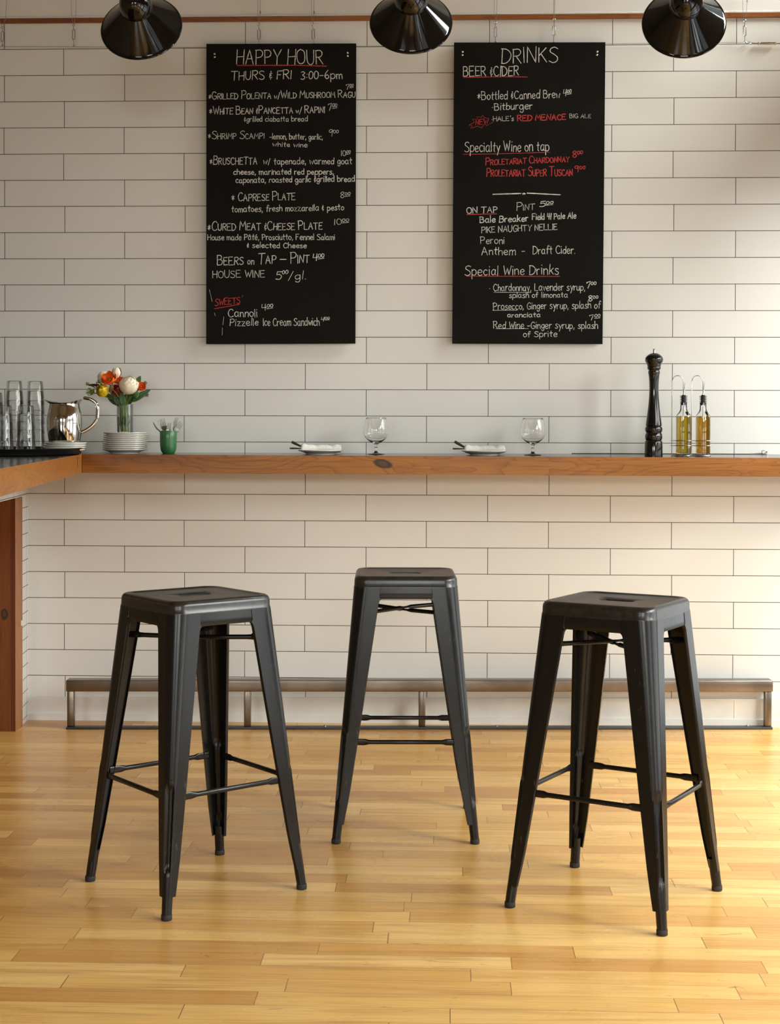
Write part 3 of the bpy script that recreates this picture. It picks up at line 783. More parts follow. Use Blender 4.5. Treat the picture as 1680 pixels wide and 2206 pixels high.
def fill1(b, t):
    screws(t, [(462, 116), (462.3, 122.7), (748.6, 113.6), (748.8, 120.4)])
    T, P = b.text, b.price
    T('HAPPY HOUR', 509.5, 138, 696, 137.5, 30.5, 2.0); b.line([(511, 141), (640, 140.6), (702.5, 142.5)], 2.6, True)
    T('THURS & FRI', 498, 172.5, 627, 170, 18, 1.9); T('3:00-6pm', 648, 170.5, 737, 169.5, 17, 1.9)
    P('7', 745, 761, 193, 11, 1.3)
    T('*GRILLED POLENTA w/WILD MUSHROOM RAGU', 449, 214, 765, 209.6, 13.5, 1.6, caps=True)
    T('*WHITE BEAN &PANCETTA w/ RAPINI', 451, 246.5, 699, 243, 14, 1.7, caps=True); P('7', 706.5, 726, 238, 14, 1.4)
    T('&grilled ciabatta bread', 526, 262, 662.5, 261, 10.5, 1.4)
    T('*SHRIMP SCAMPI', 448, 299.5, 569, 298.5, 13, 1.4, caps=True); T('-lemon, butter, garlic,', 581, 299.8, 695, 300.5, 11.5, 1.5); T('white wine', 587.5, 315, 662, 317, 9.5, 1.5); P('9', 708, 729, 294.5, 14, 1.2, ul=False)
    T('*BRUSCHETTA', 451.5, 354.5, 553.5, 354, 16, 1.6, caps=True); T('w/ tapenade, warmed goat', 567, 354.2, 758, 353, 13, 1.7); P('10', 735, 754.6, 336, 11, 1.3)
    T('cheese, marinated red peppers,', 503, 376, 719, 375.5, 11.5, 1.9); T('caponata, roasted garlic &grilled bread', 508, 394, 764, 391, 12, 1.8)
    T('* CAPRESE PLATE', 499, 433.5, 635.5, 430.5, 15.5, 1.7, caps=True); P('8', 733, 754, 427, 12, 1.3)
    T('tomatoes, fresh mozzarella & pesto', 499, 457, 740.5, 452.5, 12.5, 1.7); P('10', 720, 751, 484, 12, 1.4)
    T('*CURED MEAT &CHEESE PLATE', 447, 497, 694, 494, 16, 1.8, caps=True)
    T('House made P\u00e2t\u00e9, Prosciutto, Fennel Salami', 447.5, 517, 721, 516.5, 12, 1.6); T('& selected Cheese', 532, 533.5, 660, 534.5, 11, 1.7)
    T('BEERS on TAP \u2014 PINT', 468, 571, 666, 566, 18, 1.9, caps=True); P('4', 674, 698, 562.5, 15, 2.0)
    T('HOUSE WINE', 458, 598.5, 570, 597.5, 15, 1.5); T('5', 594, 602.5, 606, 602.5, 17, 2.0); T('00', 608, 590, 620, 590, 8, 1.5); T('/gl.', 621, 602.5, 659, 601, 16, 1.5)
    T('SWEETS', 463, 659, 517, 654, 14, 1.9, True); b.line([(461.5, 665.3), (515.7, 655.6)], 1.8, True); b.line([(522, 636), (522.6, 640)], 1.5, True)
    T('Cannoli', 491.5, 682.5, 554, 682.5, 16, 1.8); P('4', 564, 587.5, 669, 13, 1.7)
    T('Pizzelle', 495, 702, 556, 701, 15, 1.6); T('Ice Cream Sandwich', 567, 701.5, 688, 701, 16, 1.5); P('4', 691, 709.6, 692.5, 9, 1.3)
    for a in ([(451, 624), (457, 650)], [(462, 674), (463.5, 680)], [(482, 682), (480, 700)], [(479, 706), (478.5, 722)]): b.line(a, 0.7)
def fill2(b, t):
    screws(t, [(996.1, 111.6), (995.8, 118.3), (1286.3, 111.4), (1285.5, 118.3)])
    T, P = b.text, b.price
    T('DRINKS', 1080, 135.5, 1201, 134.5, 32, 2.0)
    T('BEER &CIDER', 998, 164.5, 1117, 162.5, 20.5, 2.0); b.line([(998, 166.8), (1080, 165.3), (1135.5, 165.8)], 2.0, True)
    T('*Bottled &Canned Brew', 1028, 215, 1206, 211, 16.5, 1.6); P('4', 1213, 1230.5, 207.5, 14, 1.6)
    T('\u2022Bitburger', 1060, 237.5, 1146.5, 235, 15, 1.7)
    b.line([(1010.5, 269.7), (1022, 263.2), (1017.5, 256.8), (1029.6, 256.8), (1026.4, 251.5), (1037, 252.5), (1039.3, 248.2), (1043.5, 253.5), (1051, 255)], 1.0, True)
    b.line([(1061.7, 263.2), (1048, 270.7), (1044.6, 266.5), (1037, 275.5), (1028.5, 271.8), (1013.5, 277), (1016.8, 270.7), (1010.5, 269.7)], 1.0, True)
    T('NEW', 1024.5, 269, 1052, 267, 11, 1.6, True)
    T("\u2022HALE's", 1059, 261, 1106, 260, 10, 1.2); T('RED MENACE', 1114.7, 260.4, 1218.5, 257.8, 11.5, 2.5, True); T('BIG ALE', 1227, 254, 1272.5, 254.2, 8.5, 0.9)
    T('Specialty Wine on tap', 1001, 328, 1182.5, 324.5, 21, 1.7); b.line([(998, 332.4), (1060, 331.8), (1184, 328)], 1.5, True)
    T('PROLETARIAT CHARDONNAY', 1046, 355.5, 1225.5, 348.5, 12.5, 2.2, True, caps=True); P('8', 1233, 1255, 340, 14, 2.0, True, False)
    T('PROLETARIAT SUPER TUSCAN', 1048, 380, 1233, 378.5, 15, 2.3, True, caps=True); P('9', 1238, 1260, 371.5, 13, 2.0, True, False)
    b.line([(1061.8, 418.6), (1121.5, 416.8)], 2.6); b.line([(1135.7, 416), (1206.4, 419.6)], 2.6); b.line([(1126.5, 417.6), (1129.5, 416.6), (1130, 417.4)], 4.5)
    T('PINT', 1112.6, 453.5, 1151.5, 452, 14, 1.4, caps=True); P('5', 1162.5, 1191, 445.5, 11, 1.8)
    T('ON TAP', 1005.5, 459.7, 1071, 458, 13, 1.9); b.line([(1005.4, 462.2), (1069, 460.7)], 2.2, True)
    T('Bale Breaker', 1034, 480, 1137.5, 476.5, 13, 2.1); T('Field 41 Pale Ale', 1146.5, 473.5, 1240.5, 470.5, 12.5, 1.9)
    T('PIKE NAUGHTY NELLIE', 1037, 501.8, 1200, 494.5, 13, 1.6)
    T('Peroni', 1035, 525.4, 1086, 525, 15, 1.5); T('Anthem', 1037.5, 549, 1110, 549, 16, 1.6); b.line([(1124, 541.6), (1130, 541.4)], 1.6); T('Draft Cider.', 1147.5, 546.8, 1238.5, 546.5, 16, 1.6)
    T('Special Wine Drinks', 1001, 594, 1203, 590.5, 20, 1.7); b.line([(1005, 595.2), (1205.4, 595.4)], 1.7, True)
    T('\u2022 Chardonnay, Lavender syrup,', 1054, 626.5, 1260, 625.5, 14.5, 1.5); b.line([(1064, 629.5), (1144, 630)], 1.0); P('7', 1263, 1284, 620.7, 13, 1.9, ul=False)
    T('splash of limonata', 1097, 641.5, 1222.5, 640.5, 11, 1.5); P('8', 1267.5, 1288, 649.6, 12, 1.8, ul=False)
    T('Prosecco, Ginger syrup, splash of', 1062.5, 667, 1293, 664, 14.5, 1.5); b.line([(1061, 668.5), (1114, 668.3)], 1.1)
    T('aranciata', 1093, 683.3, 1163.5, 683, 9.5, 1.8); P('7', 1270, 1292.5, 689.7, 12, 1.5)
    T('Red Wine -Ginger syrup, splash', 1063, 707.5, 1287.5, 708, 14.5, 1.5); b.line([(1068, 708.3), (1138, 708)], 1.0)
    T('of Sprite', 1127, 726, 1200, 725.5, 12.5, 1.5)
board('black chalkboard menu on the left, headed HAPPY HOUR', [(444.5, 94.5), (767, 93.5), (765.2, 740), (444, 741)], fill1)
board('black chalkboard menu on the right, headed DRINKS, with much red chalk', [(978, 91.5), (1304, 91), (1297.8, 741), (974, 740)], fill2)

# ---------------------------------------------------------------- steel wires, turnbuckles and the cable across the wall
M_wire = plain('steel_wire', (0.42, 0.41, 0.39, 1), 0.35, 1.0)
M_tb = plain('turnbuckle_steel', (0.50, 0.51, 0.50, 1), 0.25, 1.0)
WY = -0.026
def turnbuckle(parent, c, L, W_, axis='z'):
    hL, hW = L/2, W_/2
    loop = [(-hW, -hL+hW), (-hW, hL-hW), (-hW*0.6, hL-hW*0.3), (0, hL), (hW*0.6, hL-hW*0.3), (hW, hL-hW), (hW, -hL+hW), (hW*0.6, -hL+hW*0.3), (0, -hL), (-hW*0.6, -hL+hW*0.3)]
    pp = [(c[0]+a, c[1], c[2]+b) if axis == 'z' else (c[0]+b, c[1], c[2]+a) for a, b in loop]
    return mesh('turnbuckle_body', tube(pp, 0.0017, 8, closed=True, upv=(0, 1, 0)), M_tb, parent)
def eye(parent, c, r=0.0045):
    return mesh('eye', tube([(c[0]+r*math.cos(a), c[1], c[2]+r*math.sin(a)) for a in [2*PI*k/14 for k in range(14)]], 0.0013, 6, closed=True, upv=(0, 1, 0)), M_tb, parent)
def hanger(label, x, ye, yb0, yb1, yend, xe=None, spread=4.5, crimp=0):
    """wire loop from above, eye, turnbuckle, lower rod; photo pixel heights"""
    t = thing('wire_hanger', label, 'wire hanger', (0, 0, 0), 0, 'wire hangers with turnbuckles')
    pe = at(x, ye, Y=WY); a = at(x, yb0, Y=WY); b = at(x+(xe or 0), yb1, Y=WY); e = at(x+(xe or 0), yend, Y=WY)
    s = spread/541.0
    w_ = [(pe.x-s*1.05, WY, CEIL), (pe.x-s, WY, pe.z+0.10), (pe.x-s*0.75, WY, pe.z+0.03), (pe.x-0.002, WY, pe.z+0.003), (pe.x, WY, pe.z), (pe.x+0.002, WY, pe.z+0.003), (pe.x+s*0.75, WY, pe.z+0.03), (pe.x+s, WY, pe.z+0.10), (pe.x+s*1.05, WY, CEIL)]
    mesh('wire_loop', tube(w_, 0.0009, 6), M_wire, t)
    eye(t, (pe.x, WY, pe.z-0.003))
    mesh('upper_rod', tube([(pe.x, WY, pe.z-0.007), (a.x, WY, a.z-0.004)], 0.0014, 6), M_tb, t)
    m_ = ((a.x+b.x)/2, WY, (a.z+b.z)/2)
    turnbuckle(t, m_, a.z-b.z, 0.0105)
    mesh('lower_rod', tube([(b.x, WY, b.z+0.004), (e.x, WY, e.z)], 0.0014, 6), M_tb, t)
    eye(t, (e.x, WY, e.z+0.003), 0.0028)
    if crimp:
        cz = at(x, crimp, Y=WY).z
        mesh('crimp', tube([(pe.x+s*0.98, WY, cz-0.005), (pe.x+s, WY, cz+0.006)], 0.0022, 8), M_tb, t)
    return t
hanger('steel wire hanger at the left edge, with nothing below it but the cable', 5.3, 58, 67, 90, 99, 0, 9)
hanger('steel wire hanger left of the left lamp, holding only the cable', 158.5, 52, 63, 86, 100, 0.5, 6)
hanger('left wire hanger of the HAPPY HOUR board', 557.6, 51, 63, 86, 94.8, 0.5, 3, 27)
hanger('right wire hanger of the HAPPY HOUR board', 673.5, 51, 62, 85, 94.4, 2.5, 3.2, 27)
hanger('left wire hanger of the DRINKS board', 1067.3, 47, 58, 81, 91.8, 0, 3.2, 28)
hanger('right wire hanger of the DRINKS board', 1193.5, 40, 55, 77, 91.6, -1, 1.2)
hanger('steel wire hanger right of the right lamp, above the brass-toned turnbuckle', 1604, 43, 55, 78, 92, 0, 5, 2)
cb = thing('wall_cable', 'thin steel cable stretched across the wall behind the boards, ending in a turnbuckle at right', 'cable', (0, 0, 0))
c0 = at(-40, 99.8, Y=-0.013); c1 = at(430, 102, Y=-0.013); c2 = at(1574, 91.5, Y=-0.013); c3 = at(1607, 92.5, Y=-0.013)
mesh('cable', tube([c0, c1, at(1000, 97.5, Y=-0.013), c2, c3], 0.0010, 6), M_wire, cb)
p0 = at(1612, 92.4, Y=-0.013)
mesh('cable_eye', tube([(p0.x+0.010*math.cos(a), -0.013+0.004*math.sin(a), p0.z+0.0042*math.sin(a)) for a in [2*PI*k/16 for k in range(16)]], 0.0018, 6, closed=True, upv=(0, 1, 0)), M_tb, cb)
M_tbw = plain('turnbuckle_warm', (0.50, 0.40, 0.29, 1), 0.35, 0.7)
p1 = at(1652, 93.5, Y=-0.014)
mesh('cable_rod', tube([(p0.x+0.010, -0.013, p0.z), (p1.x-0.03, -0.013, p1.z), (p1.x+0.14, -0.013, p1.z)], 0.0018, 6), M_tb, cb)
mesh('turnbuckle_frame', join(bbox(p1.x-0.034, p1.x+0.034, -0.019, -0.009, p1.z-0.0048, p1.z-0.0015, 0.001), bbox(p1.x-0.034, p1.x+0.034, -0.019, -0.009, p1.z+0.0015, p1.z+0.0048, 0.001),
     bbox(p1.x-0.036, p1.x-0.028, -0.020, -0.008, p1.z-0.0055, p1.z+0.0055, 0.0015), bbox(p1.x+0.028, p1.x+0.036, -0.020, -0.008, p1.z-0.0055, p1.z+0.0055, 0.0015)), M_tbw, cb)
# ================================================================ three black cone lamps
M_lampblk = plain('gloss_black_enamel', (0.004, 0.0038, 0.0036, 1), 0.07, 0, 0.55, var=0.1)
M_lampin = plain('lamp_inside_white', (0.55, 0.53, 0.5, 1), 0.5)
def lamp(label, px, py, wpx, nx, ny):
    """mouth ellipse centre and half width in the photo; nx, ny = image direction of the axis towards the neck"""
    R = 0.140; D = FPX*R/wpx
    d = ray(px, py); c = CAM + d*D
    v = d.normalized(); Rr = (r2-v*r2.dot(v)).normalized(); U = v.cross(Rr)*-1
    if U.z < 0: U = -U
    a = (nx*Rr + ny*U - math.sqrt(1-nx*nx-ny*ny)*v).normalized()
    xq = a.orthogonal().normalized(); yq = a.cross(xq)
    m = Matrix((xq, yq, a)).transposed().to_4x4(); m.translation = c
    t = thing('cone_lamp', label, 'lamp', (0, 0, 0), 0, 'black cone lamps')
    t.matrix_world = m
    k = R/0.140
    prof = [(0.1385, 0.0), (0.1400, 0.0012), (0.1405, 0.0035), (0.1390, 0.0062), (0.1370, 0.0066), (0.131, 0.0115), (0.055, 0.0905), (0.050, 0.096)]
    mesh('lamp_shade', lathe(prof, 96), M_lampblk, t)
    mesh('shade_inside', lathe([(0.1383, 0.0004), (0.135, 0.006), (0.129, 0.0115), (0.053, 0.0895), (0.045, 0.096)], 72), M_lampin, t)
    mesh('neck_dome', lathe([(0.052, 0.088), (0.0545, 0.093), (0.0555, 0.105), (0.0545, 0.122), (0.050, 0.138), (0.041, 0.152), (0.028, 0.162), (0.016, 0.166), (0, 0.167)], 48), M_lampblk, t)
    mesh('bulb', join(sphere((0, 0, 0.045), 0.030, 20, 14), lathe([(0.013, 0.066), (0.014, 0.075), (0.013, 0.10), (0, 0.10)], 16)), M_lampin, t)
    mesh('swivel', join(tube([(0, 0, 0.160), (0, 0, 0.19)], 0.011, 14), sphere((0, 0, 0.196), 0.017, 16, 10)), M_lampblk, t)
    # stem straight up to the ceiling, in the lamp's own frame
    mi = m.inverted(); top = m @ Vector((0, 0, 0.196))
    mesh('stem', tube([mi @ top, mi @ Vector((top.x, top.y, CEIL-0.02))], 0.0085, 12), M_lampblk, t)
    tp = Vector((top.x, top.y, CEIL)); zax = (mi.to_3x3() @ Vector((0, 0, -1))).normalized()
    xx_ = zax.orthogonal().normalized(); mm = Matrix((xx_, zax.cross(xx_), zax)).transposed().to_4x4(); mm.translation = mi @ tp
    mesh('ceiling_plate', xform(lathe([(0, 0), (0.055, 0), (0.055, 0.012), (0.04, 0.024), (0, 0.026)], 32), mm), M_lampblk, t)
    return t
lamp('left black cone lamp, above the gap left of the HAPPY HOUR board', 305.2, 61, 88.0, -0.151, 0.667)
lamp('middle black cone lamp, between the two menu boards', 885.3, 50.4, 89.2, 0.0, 0.698)
lamp('right black cone lamp, right of the DRINKS board, with the broadest white reflection', 1472.8, 51.4, 89.5, 0.04, 0.600)
# ================================================================ things on the bar
M_china = plain('white_china', (0.72, 0.70, 0.65, 1), 0.22, 0, 0.5, var=0.02)
M_linen = plain('white_linen', (0.70, 0.68, 0.64, 1), 0.9, var=0.05, vscale=120)
M_flat = plain('cutlery_steel', (0.26, 0.25, 0.225, 1), 0.38, 0.7)
M_pitch = plain('polished_steel', (0.62, 0.59, 0.55, 1), 0.07, 1.0)
M_green = plain('green_glazed_cup', srgb(52, 104, 62), 0.25, 0, 0.5, var=0.06)
M_tray = plain('black_serving_tray', (0.005, 0.005, 0.0055, 1), 0.45, 0, 0.2, var=0.1)
M_tumbler = glassmat('tumbler_glass', (0.985, 0.990, 0.988), 0.20, 0.75, (0.935, 0.945, 0.94, 1))
M_vaseglass = glassmat('vase_glass', (0.985, 0.99, 0.985), 0.20, 0.8, (0.90, 0.93, 0.91, 1))
M_snifter = solidglass('snifter_glass', (1, 1, 1, 1), 1.47)
M_bottle = glassmat('bottle_glass', (0.975, 0.99, 0.98), 0.22, 1.2)
M_mill = plain('black_lacquer', (0.006, 0.0055, 0.005, 1), 0.10, 0, 0.55, var=0.1)

def ordinal(k): return ['topmost', 'second', 'third', 'fourth', 'fifth', 'sixth', 'seventh', 'eighth', 'ninth', 'tenth'][k]

# ---------------------------------------------------------------- plates
def plate_shape(R):
    k = R/0.0875
    p = [(0, 0.0045), (0.050, 0.0045), (0.0505, 0.0002), (0.0545, 0.0), (0.0560, 0.0030), (0.068, 0.0085), (0.0855, 0.0138), (0.0875, 0.0158), (0.0868, 0.0174), (0.085, 0.0176), (0.067, 0.0122), (0.058, 0.0082), (0.052, 0.0070), (0, 0.0068)]
    return lathe([(r_*k, z) for r_, z in p], 64)
def plate(label, x, y, z, R=0.0875, group=None, src=None):
    if src is None:
        o_ = mesh('side_plate', plate_shape(R), M_china)
    else:
        o_ = src.copy(); C.objects.link(o_)
    o_.location = (x, y, z); o_.rotation_euler = (0, 0, 0)
    tag(o_, label, 'plate'); 
    if group: o_['group'] = group
    return o_
pc = at(269.8, 976, Y=-0.165); PXc, PYc = pc.x, -0.165
zb = ctz(PXc, PYc); PITCH = 0.00815
p0_ = None
NPL = 9
for k in range(NPL):
    lab = ('topmost' if k == NPL-1 else 'lowest' if k == 0 else '%s from the top' % ordinal(NPL-1-k)) + ' white side plate in the stack under the flower vase'
    dx = [-0.0022, -0.0020, -0.0014, -0.0012, -0.0004, 0.0004, 0.0014, 0.0020, 0.0012][k]
    q = plate(lab, PXc+dx, PYc+0.001*((k*37) % 3-1), zb+k*PITCH, group='stacked side plates under the vase', src=p0_)
    p0_ = p0_ or q
ZST = zb+(NPL-1)*PITCH+0.0070        # upper face of the top plate

# ---------------------------------------------------------------- flower vase and flowers
vx, vy = at(268.8, 929, Y=PYc).x, PYc
vs = thing('flower_vase', 'clear glass cylinder vase half filled with water, standing on the plate stack', 'vase', (vx, vy, ZST))
VR = 0.0325; VH = 0.1225
mesh('vase_body', lathe([(0, 0.0), (VR-0.003, 0), (VR-0.0005, 0.002), (VR, 0.005), (VR, VH-0.001), (VR-0.0012, VH), (VR-0.0024, VH-0.001), (VR-0.0024, 0.011), (VR-0.006, 0.008), (0, 0.0075)], 48), M_vaseglass, vs)
m_, nt_, b_ = newmat('vase_water'); hh = NT(nt_); nt_.nodes.clear()
oo = hh.n('ShaderNodeOutputMaterial'); t1 = hh.n('ShaderNodeBsdfTransparent'); t1.inputs[0].default_value = (0.90, 0.935, 0.86, 1)
g1 = hh.n('ShaderNodeBsdfGlossy'); g1.inputs['Roughness'].default_value = 0.03; ff = hh.n('ShaderNodeFresnel'); ff.inputs[0].default_value = 1.33
ms = hh.n('ShaderNodeMixShader'); hh.link(ff.outputs[0], ms.inputs[0]); hh.link(t1.outputs[0], ms.inputs[1]); hh.link(g1.outputs[0], ms.inputs[2]); hh.link(ms.outputs[0], oo.inputs[0])
M_water = m_
mesh('water', lathe([(0, 0.0085), (VR-0.0045, 0.0095), (VR-0.0028, 0.012), (VR-0.0028, 0.071), (0, 0.0705)], 40), M_water, vs)
M_petalw = plain('ivory_petals', srgb(236, 224, 200), 0.6, var=0.06, vscale=60)
M_petalo = plain('orange_petals', srgb(240, 104, 16), 0.55, var=0.25, vscale=50)
M_petalr = plain('red_petals', srgb(176, 22, 22), 0.55, var=0.25, vscale=50)
M_petaly = plain('yellow_petals', srgb(240, 204, 30), 0.55, var=0.18, vscale=70)
M_leafg = plain('leaf_green', srgb(58, 88, 34), 0.5, var=0.25, vscale=40)
M_leafd = plain('dark_leaf_green', srgb(36, 58, 22), 0.5, var=0.25, vscale=40)
M_stem = plain('stem_green', srgb(96, 122, 40), 0.5, var=0.2, vscale=60)
M_fluff = plain('lime_florets', srgb(116, 140, 44), 0.7, var=0.25, vscale=200)
M_maroon = plain('maroon_spike', srgb(72, 12, 16), 0.7, var=0.3, vscale=200)
M_tan = plain('tan_bud', srgb(128, 96, 48), 0.7, var=0.3, vscale=150)
M_purple = plain('dusty_purple', srgb(112, 78, 92), 0.7, var=0.2, vscale=150)
def petal_cup(R, H, a0, wid, lean, curl=0.25, n=7, k=7, wav=0.0, seed=0):
    """one cupped petal growing from the origin"""
    rp = random.Random(seed); V, F = [], []
    for i in range(n+1):
        t = i/n; z = H*t; rad = R*(math.sin(PI*min(1, t*0.62+0.06))**0.9)*(1-curl*t*t)+lean*t
        ww = wid*(0.35+0.65*math.sin(PI*(0.12+0.74*t)))
        for j in range(k+1):
            s_ = j/k*2-1; a = a0+s_*ww
            zz = z-0.10*H*s_*s_*t + wav*H*math.sin(3*s_+seed)*t*t
            rr_ = rad*(1+0.03*math.sin(7*s_+seed))
            V.append((rr_*math.cos(a), rr_*math.sin(a), zz))
    for i in range(n):
        for j in range(k):
            a = i*(k+1)+j; F.append((a, a+1, a+k+2, a+k+1))
    return V, F
def bloom(R, H, layers, seed, lean=0.0, curl=0.25, wav=0.04):
    ps = []; rp = random.Random(seed)
    for li, (f, n, w_) in enumerate(layers):
        for i in range(n):
            ps.append(petal_cup(R*f, H*(0.80+0.20*f)*rp.uniform(0.94, 1.05), 2*PI*i/n+li*0.5+rp.uniform(-.1, .1), w_, lean*f*R, curl, wav=wav, seed=seed*31+li*7+i))
    return join(*ps)
def dirmat(c, d, roll=0.0):
    z = Vector(d).normalized(); x = z.orthogonal().normalized(); y = z.cross(x)
    m = Matrix((x, y, z)).transposed().to_4x4(); m.translation = Vector(c)
    return m @ Matrix.Rotation(roll, 4, 'Z')
frnd = random.Random(5)
def stem_to(c, bx, by, bz=0.014, bend=0.3):
    c = Vector(c); b = Vector((vx+bx, vy+by, ZST+bz))
    nk = Vector((vx+(c.x-vx)*0.22-bx*0.3, vy+(c.y-vy)*0.2-by*0.3, ZST+VH+0.002))
    lim = VR-0.008
    for p in (nk,):
        dx, dy = p.x-vx, p.y-vy; l = math.hypot(dx, dy)
        if l > lim: p.x = vx+dx*lim/l; p.y = vy+dy*lim/l
    return smooth_pts([b, b.lerp(nk, 0.5), nk, nk.lerp(c, 0.55)+Vector((0, 0, 0.006)), c], 5)
FL = 'cut flowers in the glass vase'
def fpos(px, py, dy): return at(px, py, Y=vy+dy)
def flower(name, label, px, py, dy, axis, parts_, sb, mstem=None):
    c = fpos(px, py, dy)
    t = thing(name, label, 'flower', c, 0, FL)
    for nm, vf, m in parts_:
        mesh(nm, xform(vf, dirmat((0, 0, 0), axis)), m, t)
    st = [p-c for p in stem_to(c, *sb)]
    mesh('stem', tube(st, 0.0021, 8), mstem or M_stem, t)
    return t
def ball_bloom(R, layers, seed, wav=0.04):
    rp = random.Random(seed); ps = []
    for li, (f, n_, wid, um) in enumerate(layers):
        for i in range(n_):
            a0 = 2*PI*i/n_+li*0.6+rp.uniform(-.15, .15); u1 = um+rp.uniform(-0.08, 0.08); V, F = [], []; N, K = 9, 8
            for a in range(N+1):
                t = a/N; u = -0.96+(u1+0.96)*t
                for k in range(K+1):
                    s_ = k/K*2-1; w_ = wid*(0.45+0.55*math.sin(PI*min(1, 0.15+0.6*t)))
                    uu = max(-0.98, min(0.97, u-0.16*s_*s_*t+wav*math.sin(6*s_+seed+i)*t*t*1.6))
                    r_ = R*f*math.sqrt(1-uu*uu)*(1+0.035*math.sin(5*s_+i)*t); an = a0+s_*w_
                    V.append((r_*math.cos(an), r_*math.sin(an), R*uu*(0.88+0.12*f)))
            for a in range(N):
                for k in range(K):
                    q_ = a*(K+1)+k; F.append((q_, q_+1, q_+K+2, q_+K+1))
            ps.append((V, F))
    return join(*ps)
def peony(R): return [('bloom', ball_bloom(R, [(1.0, 6, 0.80, 0.42), (0.93, 6, 0.78, 0.62), (0.84, 7, 0.66, 0.76), (0.66, 8, 0.50, 0.86), (0.46, 7, 0.5, 0.92), (0.26, 5, 0.6, 0.95)], 3, 0.06), M_petalw)]
def peony_old(R): return [('bloom', moved(join(bloom(R, R*1.95, [(1.0, 6, 0.82), (0.93, 6, 0.76), (0.80, 7, 0.60), (0.62, 7, 0.5), (0.42, 6, 0.5), (0.22, 4, 0.6)], 3, 0.0, 0.86, 0.035)), (0, 0, -R*0.85)), M_petalw)]
flower('peony', 'large round ivory peony at the front right of the bouquet', 277.7, 829, -0.020, (0.15, -0.35, 1), peony(0.0385), (0.004, -0.006))
flower('peony', 'half hidden ivory peony behind the big orange flower', 224, 812, 0.022, (-0.3, 0.1, 1), peony(0.026), (-0.006, 0.008))
def tulip(R, H): return [('bloom', moved(bloom(R, H, [(1.0, 3, 0.9), (0.86, 3, 0.8)], 9, 0.1, 0.35, 0.0), (0, 0, -H*0.4)), M_petalw)]
flower('tulip', 'ivory tulip standing tallest at the back of the bouquet', 251, 806, 0.012, (0.05, 0.05, 1), tulip(0.021, 0.047), (0.001, 0.012))
def poppy(R, seed, m): return [('bloom', moved(bloom(R, R*1.25, [(1.0, 5, 0.85), (0.72, 5, 0.75), (0.45, 4, 0.7)], seed, 0.35, 0.0, 0.10), (0, 0, -R*0.5)), m), ('heart', sphere((0, 0, R*0.15), R*0.22, 12, 8), M_tan)]
flower('orange_flower', 'big ruffled orange flower at the upper left of the bouquet', 236.5, 819, -0.012, (-0.15, -0.75, 0.7), poppy(0.025, 4, M_petalo), (-0.004, 0.0))
flower('orange_flower', 'orange flower tucked behind the large peony, seen as a band', 253, 821, 0.004, (0.3, -0.6, 0.8), poppy(0.018, 8, M_petalo), (0.002, 0.004))
flower('orange_flower', 'small orange flower at the right of the large peony', 303, 833.5, -0.004, (0.5, -0.85, 0.35), poppy(0.0150, 12, M_petalo), (0.010, 0.002))
flower('red_flower', 'drooping deep red flower between the pod and the large peony', 253.5, 838, -0.012, (0.15, -0.8, -0.45), poppy(0.0205, 15, M_petalr), (0.0, -0.004))
def ranunculus(R): return [('bloom', ball_bloom(R, [(1.0, 7, 0.60, 0.30), (0.95, 7, 0.6, 0.48), (0.88, 7, 0.58, 0.62), (0.78, 7, 0.55, 0.74), (0.64, 6, 0.55, 0.84), (0.46, 6, 0.55, 0.91), (0.28, 5, 0.6, 0.95)], 5, 0.02), M_petaly)]
def ranunculus_old(R):
    ly = [(1.0, 7, 0.60), (0.88, 7, 0.55), (0.75, 6, 0.55), (0.60, 6, 0.52), (0.45, 5, 0.5), (0.30, 5, 0.5)]
    return [('bloom', moved(bloom(R, R*1.7, ly, 21, 0.0, 0.80, 0.02), (0, 0, -R*0.85)), M_petaly)]
flower('yellow_flower', 'round yellow layered flower at the lower left of the bouquet', 220.5, 841.5, -0.018, (-0.45, -0.9, 0.12), ranunculus(0.0255), (-0.008, -0.004))
def pod():
    ps = [sphere((0, 0, 0), 0.0105, 14, 12, (0.75, 0.75, 1.35))]
    for i in range(9):
        for k in range(8):
            a = 2*PI*k/8+i*0.4; z = -0.011+0.0027*i; r_ = 0.0080*math.sqrt(max(0.05, 1-(z/0.0145)**2))
            ps.append(sphere((r_*math.cos(a), r_*math.sin(a), z), 0.0014, 6, 4))
    return join(*ps)
flower('seed_pod', 'brown scaly seed pod between the yellow and red flowers', 239.8, 836, -0.034, (0.35, -0.2, 0.9), [('bud', pod(), M_tan)], (-0.002, -0.010))
def spike(L, r_):
    ps = [tube([(0, 0, -L/2), (0, 0, -L/4), (0, 0, L/4), (0, 0, L/2)], [r_*0.5, r_, r_*0.9, r_*0.3], 10)]
    rp = random.Random(2)
    for i in range(110):
        z = rp.uniform(-L/2, L/2); a = rp.uniform(0, 2*PI); q_ = r_*(1-0.5*abs(z)/(L/2))
        ps.append(sphere((q_*math.cos(a), q_*math.sin(a), z), 0.0013, 6, 4))
    return join(*ps)
flower('flower_spike', 'dark maroon flower spike pointing left over the yellow flower', 202, 829.5, 0.0, (-1, -0.1, -0.02), [('spike', spike(0.042, 0.0048), M_maroon)], (-0.012, 0.004), M_leafd)
def floret(R, n, seed):
    rp = random.Random(seed); ps = []
    for i in range(n):
        d = Vector((rp.gauss(0, 1), rp.gauss(0, 1), rp.gauss(0, 1))).normalized()*R*rp.uniform(0.35, 1)
        d.z *= 0.8
        ps.append(sphere(d, rp.uniform(0.0014, 0.0026), 7, 5)); 
        if i % 3 == 0: ps.append(tube([(0, 0, -R*0.6), d], 0.0006, 4))
    return join(*ps)
